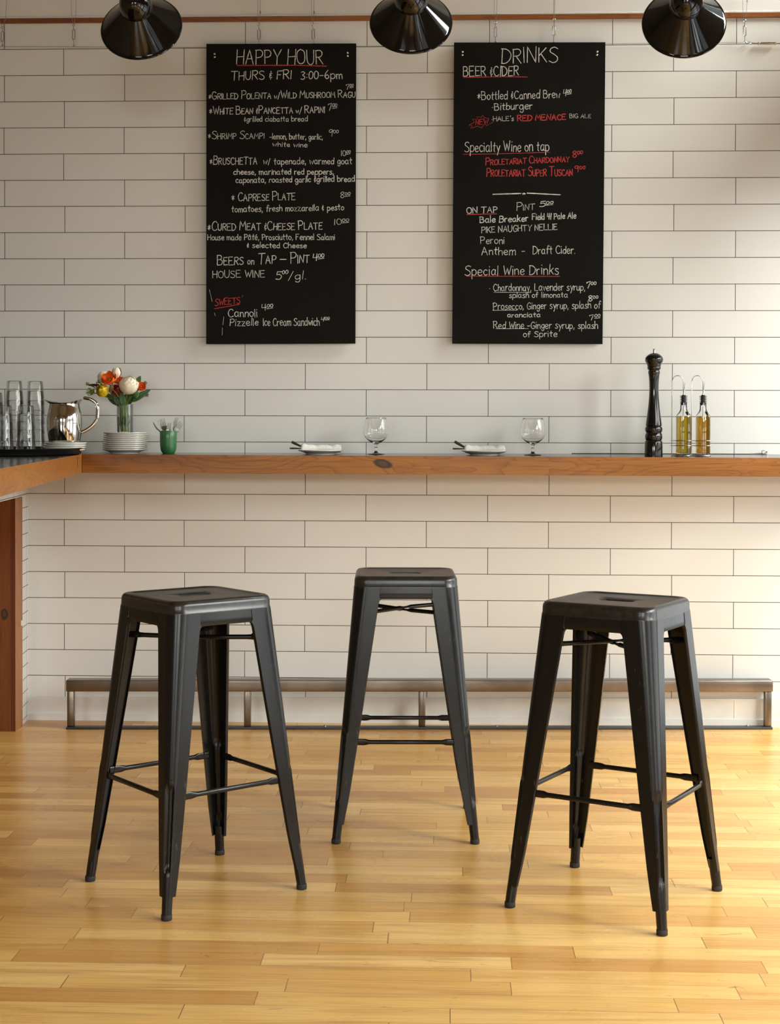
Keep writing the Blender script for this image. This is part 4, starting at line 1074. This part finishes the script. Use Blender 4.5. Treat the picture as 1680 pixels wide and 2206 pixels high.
flower('green_florets', 'lime green floret cluster at the far left, below the maroon spike', 195.5, 844.5, -0.004, (-0.4, 0, 1), [('florets', floret(0.021, 80, 1), M_fluff)], (-0.014, 0.0))
flower('green_florets', 'small lime green floret cluster at the left end of the maroon spike', 187.5, 826.5, 0.004, (-0.4, 0, 1), [('florets', floret(0.0085, 26, 2), M_fluff)], (-0.015, 0.005))
flower('green_florets', 'lime green floret cluster above the maroon spike', 212, 822, 0.010, (-0.4, 0, 1), [('florets', floret(0.011, 30, 3), M_fluff)], (-0.011, 0.010))
flower('green_florets', 'dark small florets hanging at the left rim of the vase', 245.5, 858, -0.022, (0, 0, 1), [('florets', floret(0.010, 30, 6), M_leafg)], (-0.010, -0.010), M_leafd)
def burr(R, n, seed):
    rp = random.Random(seed); ps = [sphere((0, 0, 0), R*0.45, 10, 8)]
    for i in range(n):
        d = Vector((rp.gauss(0, 1), rp.gauss(0, 1), rp.gauss(0, 1)+0.4)).normalized()
        ps.append(tube([d*R*0.3, d*R*rp.uniform(0.8, 1.05)], [0.0008, 0.0002], 4))
    return join(*ps)
flower('thistle', 'tan spiky bud at the upper right edge of the bouquet', 312.5, 825.5, 0.004, (0.5, 0, 0.9), [('burr', burr(0.0105, 60, 3), M_tan)], (0.013, 0.004), M_leafd)
flower('thistle', 'dusty purple spiky thistle at the lower right of the bouquet', 314.5, 850.5, -0.006, (0.8, -0.3, -0.2), [('burr', burr(0.0130, 80, 4), M_purple)], (0.014, -0.004), M_leafd)
def leaf_between(pa, pb, wid, nrm, sag=0.0):
    a, b = Vector(pa), Vector(pb); d = b-a; side = d.cross(Vector(nrm)).normalized(); up_ = side.cross(d).normalized()
    V, F = [], []; n = 12
    for i in range(n+1):
        t = i/n; w_ = wid*math.sin(PI*min(1, t**0.85))**0.8 if 0 < t < 1 else 0.0004
        c = a+d*t+up_*(sag*math.sin(PI*t))
        for s_ in (-1, -0.5, 0, 0.5, 1):
            V.append(c+side*w_*s_+up_*(0.18*w_*abs(s_)))
    for i in range(n):
        for j in range(4):
            q = i*5+j; F.append((q, q+1, q+6, q+5))
    return V, F
_X = 0
def leaf(label, p_a, p_b, da, db, wid, sag, m, sb):
    a = fpos(*p_a, da); b = fpos(*p_b, db)
    t = thing('leaf_sprig', label, 'leaf', a, 0, FL)
    o_ = mesh('leaf_blade', xform(leaf_between(a, b, wid, (0.1, -1, 0.25), sag), Matrix.Translation(-a)), m, t)
    md = o_.modifiers.new('thick', 'SOLIDIFY'); md.thickness = 0.0006
    st = stem_to(a, *sb)
    mesh('stem', tube([p-a for p in st], 0.0017, 7), M_stem, t)
    l0 = st[2]; ang = math.atan2(sb[1], sb[0]); l1 = Vector((vx+0.021*math.cos(ang+0.5), vy+0.021*math.sin(ang+0.5), ZST+0.066+0.02*math.sin(7*ang)))
    q_ = mesh('lower_leaf', xform(leaf_between(l0, l1, 0.0085, (math.cos(ang), math.sin(ang), 0.3), 0.003), Matrix.Translation(-a)), m, t)
    md = q_.modifiers.new('thick', 'SOLIDIFY'); md.thickness = 0.0005
leaf('long green leaf reaching out to the right of the vase', (284, 866), (325.5, 838.5), -0.012, -0.004, 0.0125, 0.006, M_leafg, (0.010, -0.006))
leaf('broad green leaf hanging below the right side of the bouquet', (285, 853), (300, 847), -0.018, -0.02, 0.018, 0.004, M_leafg, (0.008, -0.008))
leaf('upright green leaf behind the right of the large peony', (291, 834), (303, 809.5), 0.016, 0.014, 0.0125, 0.0, M_leafg, (0.008, 0.010))
leaf('dark green leaf filling the middle under the flowers', (262, 872), (252, 838), 0.0, -0.004, 0.016, 0.0, M_leafd, (0.0, 0.0))
leaf('dark green leaf under the large peony', (272, 873), (280, 843), 0.004, 0.0, 0.018, 0.0, M_leafd, (0.003, 0.004))
leaf('dark leaf behind the yellow flower, toward the vase rim', (256, 874), (228, 846), 0.004, 0.006, 0.014, 0.004, M_leafd, (-0.006, 0.004))
leaf('dark leaf under the drooping red flower', (264, 874), (262, 843), -0.012, -0.010, 0.013, 0.0, M_leafg, (-0.001, -0.010))
leaf('dark leaf behind the large peony, above the vase', (275, 872), (289, 838), 0.012, 0.012, 0.017, 0.0, M_leafd, (0.005, 0.010))
leaf('narrow green leaf over the left rim of the vase', (258, 878), (240, 845), -0.012, -0.016, 0.010, 0.003, M_leafd, (-0.004, -0.006))

# ---------------------------------------------------------------- green cup with forks
cx_ = at(362.6, 977, Y=-0.185); CUX, CUY = cx_.x, -0.185; CUZ = ctz(CUX, CUY)
cup = thing('utensil_cup', 'green glazed ceramic cup full of forks, right of the plate stack', 'cup', (CUX, CUY, CUZ))
mesh('cup_body', lathe([(0, 0.003), (0.0185, 0.003), (0.019, 0.0005), (0.021, 0), (0.0235, 0.0025), (0.0275, 0.008), (0.0308, 0.018), (0.0325, 0.034), (0.0334, 0.060), (0.0335, 0.0885), (0.0328, 0.0900), (0.0318, 0.0885), (0.0314, 0.06), (0.030, 0.03), (0.024, 0.012), (0, 0.009)], 48), M_green, cup)
def fork_shape(L=0.185):
    """fork along +z from its handle end at the origin"""
    h0 = L*0.62; ps = []
    ps.append(tube([(0, 0, 0), (0, 0, 0.012), (0, 0.001, 0.06), (0, 0, h0*0.86), (0, -0.002, h0)], [0.0050, 0.0058, 0.0042, 0.0026, 0.0030], 8, flat=[(0.28, 1)]*5, upv=(0, 1, 0)))
    ps.append(tube([(0, -0.002, h0-0.002), (0, -0.001, h0+0.012), (0, 0.002, h0+0.026)], [0.0032, 0.0110, 0.0105], 8, flat=[(0.5, 1), (0.14, 1), (0.12, 1)], upv=(0, 1, 0)))
    for k in range(4):
        x = (k-1.5)*0.0058
        ps.append(tube([(x, 0.0018, h0+0.024), (x, 0.0035, h0+0.045), (x*0.96, 0.0015, L)], [0.0017, 0.0015, 0.0007], 6, flat=[(0.6, 1)]*3, upv=(0, 1, 0)))
    return join(*ps)
FK = fork_shape()
def fork_in_cup(label, tip, dyt, base, roll):
    b = Vector((CUX+base[0], CUY+base[1], CUZ+0.0135)); t_ = at(*tip, Y=CUY+dyt)
    d = (t_-b); m = dirmat((0, 0, 0), d, roll)
    o_ = mesh('fork', xform(FK if d.length > 0.1 else FK, m @ Matrix.Diagonal((1, 1, d.length/0.185, 1))), M_flat)
    o_.location = b
    return tag(o_, label, 'fork', 'forks in the green cup')
fork_in_cup('fork leaning farthest left out of the green cup, seen edge on', (330.5, 909.5), 0.004, (0.014, 0.0), 1.25)
fork_in_cup('fork second from left in the green cup, tines spread towards the left', (343.5, 904), 0.012, (0.006, -0.004), 0.5)
fork_in_cup('fork standing near the middle left of the green cup, half edge on', (349.5, 901), -0.006, (0.002, 0.006), 2.2)
fork_in_cup('short fork in the middle of the green cup, tines fanned to the right', (365.5, 911), -0.016, (-0.010, 0.008), 0.1)
fork_in_cup('tallest fork in the green cup, leaning right', (382.5, 899.5), 0.004, (-0.006, 0.002), 0.3)
fork_in_cup('fork leaning farthest right out of the green cup', (391.5, 909), -0.004, (-0.016, -0.004), -0.25)

# ---------------------------------------------------------------- place settings: plate, napkin roll, knife and fork
def napkin_roll(L=0.155):
    """rolled cloth along +x with a spiral end on the right"""
    rp = random.Random(4); sect = []
    turns = 2.6; n = 54
    for i in range(n+1):
        a = turns*2*PI*i/n; r_ = 0.0042+0.0150*i/n
        sect.append((r_*math.cos(a+0.6), r_*math.sin(a+0.6)))
    rings = []
    nx = 26
    for k in range(nx+1):
        t = k/nx; x = -L/2+L*t
        sq = 0.82+0.09*math.sin(9*t)+0.05*math.sin(23*t+1)
        wd = 1.25+0.16*math.sin(7*t+2)
        bump = 0.0022*math.sin(14*t+0.5)+0.0014*math.sin(31*t)
        outer = []
        for i, (a, b) in enumerate(sect):
            f = i/n
            outer.append((x+0.003*math.sin(i*0.35)*(1 if k in (0, nx) else 0), a*wd*(1+0.05*math.sin(5*t+i*.2)*f), b*sq*(1+0.0*f)+0.0168+bump*f*(1 if b > 0 else 0.2)))
        rings.append(outer)
    return loft(rings, False, False, False)
NK = napkin_roll()
def setting(which, pxc, pyb, tilt, rzn, ke, kb, fe):
    Y = -0.19
    c = at(pxc, pyb, Y=Y); z = ctz(c.x, Y)
    plate('white side plate holding the %s napkin roll' % which, c.x, Y, z, src=p0_, group='plates of the two place settings')
    m = Matrix.Translation((c.x+0.004, Y-0.004, z+0.0070)) @ Matrix.Rotation(rzn, 4, 'Z') @ Matrix.Rotation(tilt, 4, 'Y')
    mi = Matrix.Translation((-c.x, -Y, -z))
    o_ = mesh('napkin', xform(NK, mi @ m), M_linen); o_.location = (c.x, Y, z)
    md = o_.modifiers.new('thick', 'SOLIDIFY'); md.thickness = 0.0009
    tag(o_, 'rolled white cloth napkin lying on the %s side plate' % which, 'napkin', 'napkin rolls')
    # flat-handled knife and fork reaching out of the roll on the left
    def piece(name, label, tip, inner, wd, cat):
        a = at(*tip, Y=Y-0.006); b = at(*inner, Y=Y-0.003)
        ext = a+(b-a)*2.2
        P = [a, a.lerp(b, 0.25), b, a.lerp(ext, 0.75), ext]
        q_ = mesh(name, [v for v in xform(tube(P, [wd, wd*1.15, wd*0.75, wd*0.7, wd*0.7], 8, flat=[(0.30, 1)]*5, upv=(0, 0.55, 0.85)), Matrix.Translation(-a))], M_flat)
        q_.location = a
        return tag(q_, label, cat, 'cutlery of the two place settings')
    piece('knife', 'steel knife handle slanting up out of the %s napkin roll' % which, ke, kb, 0.0085, 'knife')
    piece('fork', 'steel fork lying nearly level, out of the left end of the %s napkin roll' % which, fe, (fe[0]+26, fe[1]+0.3), 0.0050, 'fork')
setting('left', 690.3, 976, 0.01, 0.10, (628, 951.8), (647, 961), (624, 965.8))
setting('right', 1042.8, 977.5, -0.005, -0.05, (979, 951), (1000, 963.5), (975, 966.6))

# ---------------------------------------------------------------- stemmed snifter glasses
def snifter():
    o = [(0.0, 0.0), (0.0335, 0.0), (0.0345, 0.0012), (0.0335, 0.0024), (0.018, 0.0045), (0.0085, 0.008), (0.0052, 0.015), (0.0062, 0.0205), (0.0075, 0.0235), (0.0060, 0.0275), (0.0046, 0.034), (0.0056, 0.0385),
         (0.016, 0.0455), (0.030, 0.0545), (0.042, 0.0660), (0.0480, 0.0780), (0.0492, 0.088), (0.0480, 0.103), (0.0450, 0.120), (0.0408, 0.1362), (0.0385, 0.1440), (0.0380, 0.1446), (0.0375, 0.1440),
         (0.0398, 0.1358), (0.0438, 0.120), (0.0468, 0.103), (0.0480, 0.088), (0.0468, 0.0785), (0.041, 0.0672), (0.0290, 0.0562), (0.015, 0.0490), (0.005, 0.0465), (0, 0.0462)]
    return lathe(o, 56)
SN = snifter()
def snif(label, px, py):
    Y = -0.20; c = at(px, py, Y=Y)
    o_ = mesh('snifter_glass', SN, M_snifter, sharp=60); o_.location = (c.x, Y, ctz(c.x, Y)+0.0002)
    tag(o_, label, 'glass', 'stemmed glasses')
snif('empty stemmed snifter glass right of the left napkin plate', 809.8, 976)
snif('empty stemmed snifter glass right of the right napkin plate', 1147.5, 978)

# ---------------------------------------------------------------- pepper mill
mc = at(1407.8, 981, Y=-0.22); MZ = ctz(mc.x, -0.22); ml = thing('pepper_mill', 'tall turned black pepper mill standing left of the oil bottles', 'pepper mill', (mc.x, -0.22, MZ))
S_ = 1/553.0
mp = [(1195, 19.2), (1175, 19.3), (1048, 18.7), (1040, 18.3), (1031, 16.6), (1022, 17.3), (1005, 18.3), (985, 18.5), (962, 17.6), (950, 16.2), (943, 16.6), (930, 18.2), (905, 18.6), (888, 17.4), (879, 15.9), (872, 17.2), (862, 17.0), (820, 15.8), (760, 14.2), (700, 12.7), (640, 11.4), (560, 10.2), (500, 9.7), (430, 9.9), (370, 10.7), (330, 11.8), (322, 12.4), (308, 12.6), (297, 12.0)]
def zz(y): return (1195-y)/4.94*S_
body = [(0, 0.0)]+[(r_*S_, zz(y)) for y, r_ in mp]+[(0, zz(297))]
mesh('mill_body', lathe(body, 48), M_mill, ml)
hp = [(296, 11.2), (288, 11.6), (282, 13.2), (270, 14.2), (258, 14.4), (250, 13.6), (244, 14.3), (232, 15.0), (222, 15.2), (212, 16.8), (196, 18.7), (176, 19.2), (160, 18.6), (142, 16.4), (126, 12.6), (114, 8.2), (108, 4.2)]
mesh('mill_head', lathe([(0, zz(296))]+[(r_*S_, zz(y)) for y, r_ in hp]+[(0, zz(107))], 48), M_mill, ml)
kp = [(109, 2.6), (100, 2.2), (92, 2.0), (88, 3.0), (80, 3.2), (76, 2.4), (72, 3.0), (66, 2.4)]
mesh('finial', lathe([(0, zz(109))]+[(r_*S_, zz(y)) for y, r_ in kp]+[(0, zz(65))], 20), M_chrome, ml)

# ---------------------------------------------------------------- oil bottles in wire racks
def oilmat(name, col):
    m = bpy.data.materials.new(name); m.use_nodes = True; nt = m.node_tree; nt.nodes.clear(); h = NT(nt)
    out = h.n('ShaderNodeOutputMaterial'); tr = h.n('ShaderNodeBsdfTransparent'); tr.inputs[0].default_value = col
    g = h.n('ShaderNodeBsdfGlossy'); g.inputs['Roughness'].default_value = 0.05
    tl = h.n('ShaderNodeBsdfTranslucent'); tl.inputs[0].default_value = tuple(c*0.9 for c in col[:3])+(1,)
    m1 = h.n('ShaderNodeMixShader'); m1.inputs[0].default_value = 0.2; h.link(tr.outputs[0], m1.inputs[1]); h.link(tl.outputs[0], m1.inputs[2])
    f = h.n('ShaderNodeFresnel'); f.inputs[0].default_value = 1.25
    m2 = h.n('ShaderNodeMixShader'); h.link(f.outputs[0], m2.inputs[0]); h.link(m1.outputs[0], m2.inputs[1]); h.link(g.outputs[0], m2.inputs[2])
    h.link(m2.outputs[0], out.inputs[0]); return m
M_oil1 = oilmat('olive_oil', (0.80, 0.65, 0.15, 1)); M_oil2 = oilmat('amber_oil', (0.80, 0.56, 0.11, 1))
M_stopper = plain('black_stopper', (0.012, 0.012, 0.012, 1), 0.5)
M_rackwire = plain('rack_wire', (0.40, 0.39, 0.38, 1), 0.12, 1.0)
def oil_set(which, pxc, pys, rzb, pxr, tilt_tip, oil, colour, rzr):
    Y = -0.20; S = 1/553.0
    c = at(pxc, 979, Y=Y); z0 = ctz(c.x, Y)
    # rack
    rc = at(pxr, 979, Y=Y)
    rk = thing('wire_rack', 'chrome wire rack with a tall loop handle holding the %s oil bottle' % which, 'rack', (rc.x, Y, z0), rzr, 'wire racks of the oil bottles')
    hh_ = 0.0335
    for nm, z, hv in (('lower_ring', 0.040, hh_), ('upper_ring', 0.0595, hh_)):
        mesh(nm, tube([(x, y, z) for x, y in rsq(hv, 0.010, 4)], 0.0012, 8, closed=True), M_rackwire, rk)
    mesh('base_ring', tube([(x, y, 0.0016) for x, y in rsq(0.031, 0.012, 4)], 0.0016, 8, closed=True), M_rackwire, rk)
    mesh('floor_wire', join(*[tube([(-0.031, y, 0.0045), (0.0, y, 0.0052), (0.031, y, 0.0045)], 0.0013, 6) for y in (-0.012, 0.012)]), M_rackwire, rk)
    pts = [(-0.0235, 0.0335, 0.0016), (-0.0235, 0.0340, 0.02), (-0.0235, 0.0345, 0.10), (-0.0235, 0.035, 0.285)]
    for k in range(1, 12):
        a = PI-PI*k/12; pts.append((0.0235*math.cos(a), 0.035, 0.285+0.0275*math.sin(a)))
    pts += [(0.0235, 0.035, 0.285), (0.0235, 0.0345, 0.10), (0.0235, 0.0340, 0.02), (0.0235, 0.0335, 0.0016)]
    mm = Matrix.Rotation(-rzr, 4, 'Z')
    mesh('loop_handle', tube([p for p in pts], 0.0016, 8), M_rackwire, rk)
    # bottle
    zb_ = 0.0068
    bt = thing('oil_bottle', 'square glass bottle of %s oil with black pourer, %s of the two' % (colour, which), 'bottle', (c.x, Y, z0+zb_), rzb, 'oil bottles')
    hw = 0.0232
    def rings(o_):
        sp = [(hw-0.004, .006, 0.0), (hw-0.001, .006, 0.002), (hw, .0055, 0.006), (hw, .0055, 0.146), (hw-0.0015, .007, 0.153), (hw-0.006, .010, 0.161), (0.0150, .0140, 0.168), (0.0132, .0131, 0.175), (0.0126, .0125, 0.190), (0.0124, .01235, 0.200)]
        return [[(x, y, z) for x, y in rsq(max(h_-o_, R_-o_+1e-4) if False else h_-o_, max(R_-o_, 0.003), 5)] for h_, R_, z in sp]
    ro = rings(0.0)
    mesh('bottle_glass', loft(ro, True, True, False), M_bottle, bt)
    ri = [[(x, y, z) for x, y in rsq(h_, R_, 5)] for h_, R_, z in [(hw-0.006, .005, 0.0045), (hw-0.0022, .0045, 0.007), (hw-0.0022, .0045, 0.146), (hw-0.0024, .0045, 0.1475)]]
    mesh('oil', loft(ri), oil, bt)
    st = [(0, 0.190), (0.0095, 0.190), (0.0098, 0.1985)]
    for k in range(5):
        z = 0.1985+0.0062*k; st += [(0.0142 if k < 4 else 0.0150, z), (0.0142 if k < 4 else 0.0150, z+0.0022), (0.0090, z+0.0030), (0.0090, z+0.0060)]
    st = st[:-1]+[(0.0075, 0.2285), (0.006, 0.2300), (0, 0.2300)]
    mesh('stopper', lathe(st, 28), M_stopper, bt)
    a = Vector((0, 0, 0.229)); ti = Matrix.Rotation(-rzb, 4, 'Z') @ Vector((tilt_tip, -0.004, 0.0470))
    mesh('pour_spout', tube(smooth_pts([a, a+ti*0.35+Vector((0, 0, 0.002)), a+ti], 4), [0.0042]+[0.0036-0.0020*k/8 for k in range(8)], 10), M_steel, bt)
    mesh('air_tube', tube([(0, 0, 0.190), (0.0005, 0, 0.168)], 0.0013, 6), M_steel, bt)
oil_set('left', 1472.0, 979, math.radians(13), 1466.5, 0.004, M_oil1, 'olive green', math.radians(14))
oil_set('right', 1513.8, 979, math.radians(8), 1509.0, 0.004, M_oil2, 'amber', math.radians(14))

# ---------------------------------------------------------------- black tray with tumblers, plates and pitcher
TXc, TYc, TA, TB = 0.04, -0.46, 0.380, 0.450
TZ0 = 1.0887
def tring(f, z, n=96): return [(TA*f*math.cos(2*PI*k/n), (TB-(1-f)*0)*f*math.sin(2*PI*k/n), z) for k in range(n)]
def toff(d, z, n=96): return [((TA+d)*math.cos(2*PI*k/n), (TB+d)*math.sin(2*PI*k/n), z) for k in range(n)]
ty = thing('serving_tray', 'large black oval serving tray in the left corner, carrying tumblers and pitcher', 'tray', (TXc, TYc, TZ0))
mesh('tray_body', loft([toff(-0.05, 0.0), toff(-0.018, 0.0), toff(-0.010, 0.003), toff(-0.002, 0.020), toff(0.003, 0.0235), toff(0.0035, 0.0250), toff(0.0015, 0.0255), toff(-0.006, 0.0215), toff(-0.014, 0.0055), toff(-0.022, 0.0032), toff(-0.05, 0.0030)]), M_tray, ty)
TF = TZ0+0.0032
# tumblers: upside down, nested
def tumbler_shape():
    """upside down tumbler, rim at z=0, thick base on top"""
    return lathe([(0.0345, 0.0), (0.0352, 0.0008), (0.0350, 0.002), (0.0318, 0.046), (0.0285, 0.0855), (0.0275, 0.0900), (0.0255, 0.0915), (0, 0.0915)], 40)
def tumbler_inner():
    return lathe([(0.0345, 0.0), (0.0336, 0.0012), (0.0304, 0.045), (0.0272, 0.0795), (0.0255, 0.0810), (0, 0.0812)], 40)
TB_ = join(tumbler_shape(), lathe([(0.0262, 0.0815), (0.0200, 0.0818), (0, 0.0818)], 40))
tum0 = None
STACKS = [('tall back stack near the left edge', 31.3, 820.5, -0.32, 6), ('tall back stack nearest the pitcher', 76.5, 821.5, -0.30, 6), ('front stack cut by the left edge', 8, 873, -0.60, 4), ('front stack right of the cut one', 55.5, 873.5, -0.58, 4), ('back stack cut by the left edge', -12, 846, -0.36, 5)]
for nm, px, ytop, Y, n_ in STACKS:
    top = at(px, ytop, Y=Y)
    pit_ = (top.z-0.0915-TF)/(n_-1)
    for k in range(n_):
        if tum0 is None: o_ = tum0 = mesh('tumbler', TB_, M_tumbler, sharp=60)
        else: o_ = tum0.copy(); C.objects.link(o_)
        o_.location = (top.x+0.0006*math.sin(k*2.1), Y, TF+k*pit_+0.0003)
        lab = ('topmost' if k == n_-1 else 'lowest' if k == 0 else '%s from top' % ordinal(n_-1-k)) + ' clear upturned tumbler, ' + nm
        tag(o_, lab, 'glass', 'stacked tumblers on the tray')
# four plates under the pitcher, the lowest behind the tray's rim
PPY_ = -0.40
pp = at(139.3, 966, Y=PPY_)
src2 = None
for k in range(4):
    lab = ['lowest', 'third from the top', 'second', 'topmost'][k]+' white side plate of the four under the steel pitcher'
    q = plate(lab, pp.x+0.0020*(k-2), PPY_, TZ0+0.0033+k*0.0083, R=0.0805, group='plates under the pitcher', src=src2)
    src2 = src2 or q
PZ = TZ0+0.0033+3*0.0083+0.0066
ptc = at(139.0, 957, Y=PPY_)
pt = thing('water_pitcher', 'polished steel bell pitcher with a bent tube handle, on three plates on the tray', 'pitcher', (ptc.x, PPY_, PZ))
S2 = 1/572.0
prf = [(957, 31.5), (955, 32.5), (948, 33.6), (940, 35.2), (930, 36.8), (918, 37.9), (906, 38.2), (896, 37.6), (886, 36.0), (876, 33.6), (870, 32.4), (867, 32.2)]
seg = 72; ringsP = []
def zp(y): return (957-y)*S2
for y, r_ in prf:
    ringsP.append([(r_*S2*math.cos(2*PI*j/seg), r_*S2*math.sin(2*PI*j/seg), zp(y)) for j in range(seg)])
def rimring(base_r, t, zadd):
    out = []
    for j in range(seg):
        a = 2*PI*j/seg; c_ = math.cos(a)
        sp_ = max(0.0, -c_)**3.0               # spout towards -x
        hd = max(0.0, c_)**3.0
        r_ = base_r+t*(0.0035+0.0235*sp_+0.0105*hd)
        narrow = 1-0.30*sp_*t
        z = zp(867)+t*(0.0035+0.0150*sp_+0.0145*hd)+zadd
        out.append((r_*c_, r_*math.sin(a)*narrow, z))
    return out
for t in (0.3, 0.6, 0.85, 1.0): ringsP.append(rimring(32.2*S2, t, 0))
ringsP.append(rimring(32.2*S2-0.0012, 1.0, 0.0004))
for t in (0.85, 0.5, 0.0): ringsP.append(rimring(32.2*S2-0.0022, t, -0.0006))
for y, r_ in reversed(prf[2:-1]):
    ringsP.append([((r_*S2-0.002)*math.cos(2*PI*j/seg), (r_*S2-0.002)*math.sin(2*PI*j/seg), zp(y)+0.001) for j in range(seg)])
mesh('pitcher_body', loft(ringsP), M_pitch, pt)
hp_ = [(179.5, 858.5), (184, 857.6), (196, 860.5), (206, 868), (210.3, 880), (209.6, 898), (206, 908), (198, 918), (188, 925.5), (178.5, 930.5), (175.5, 932)]
HP = [at(x, y, Y=PPY_)-Vector((ptc.x, PPY_, PZ)) for x, y in hp_]
mesh('handle', tube(smooth_pts(HP, 4), [0.0032, 0.0034]+[0.0048]*37+[0.0040, 0.0030], 14, flat=[(1, 1.45)]*41, upv=(0, 1, 0)), M_pitch, pt)
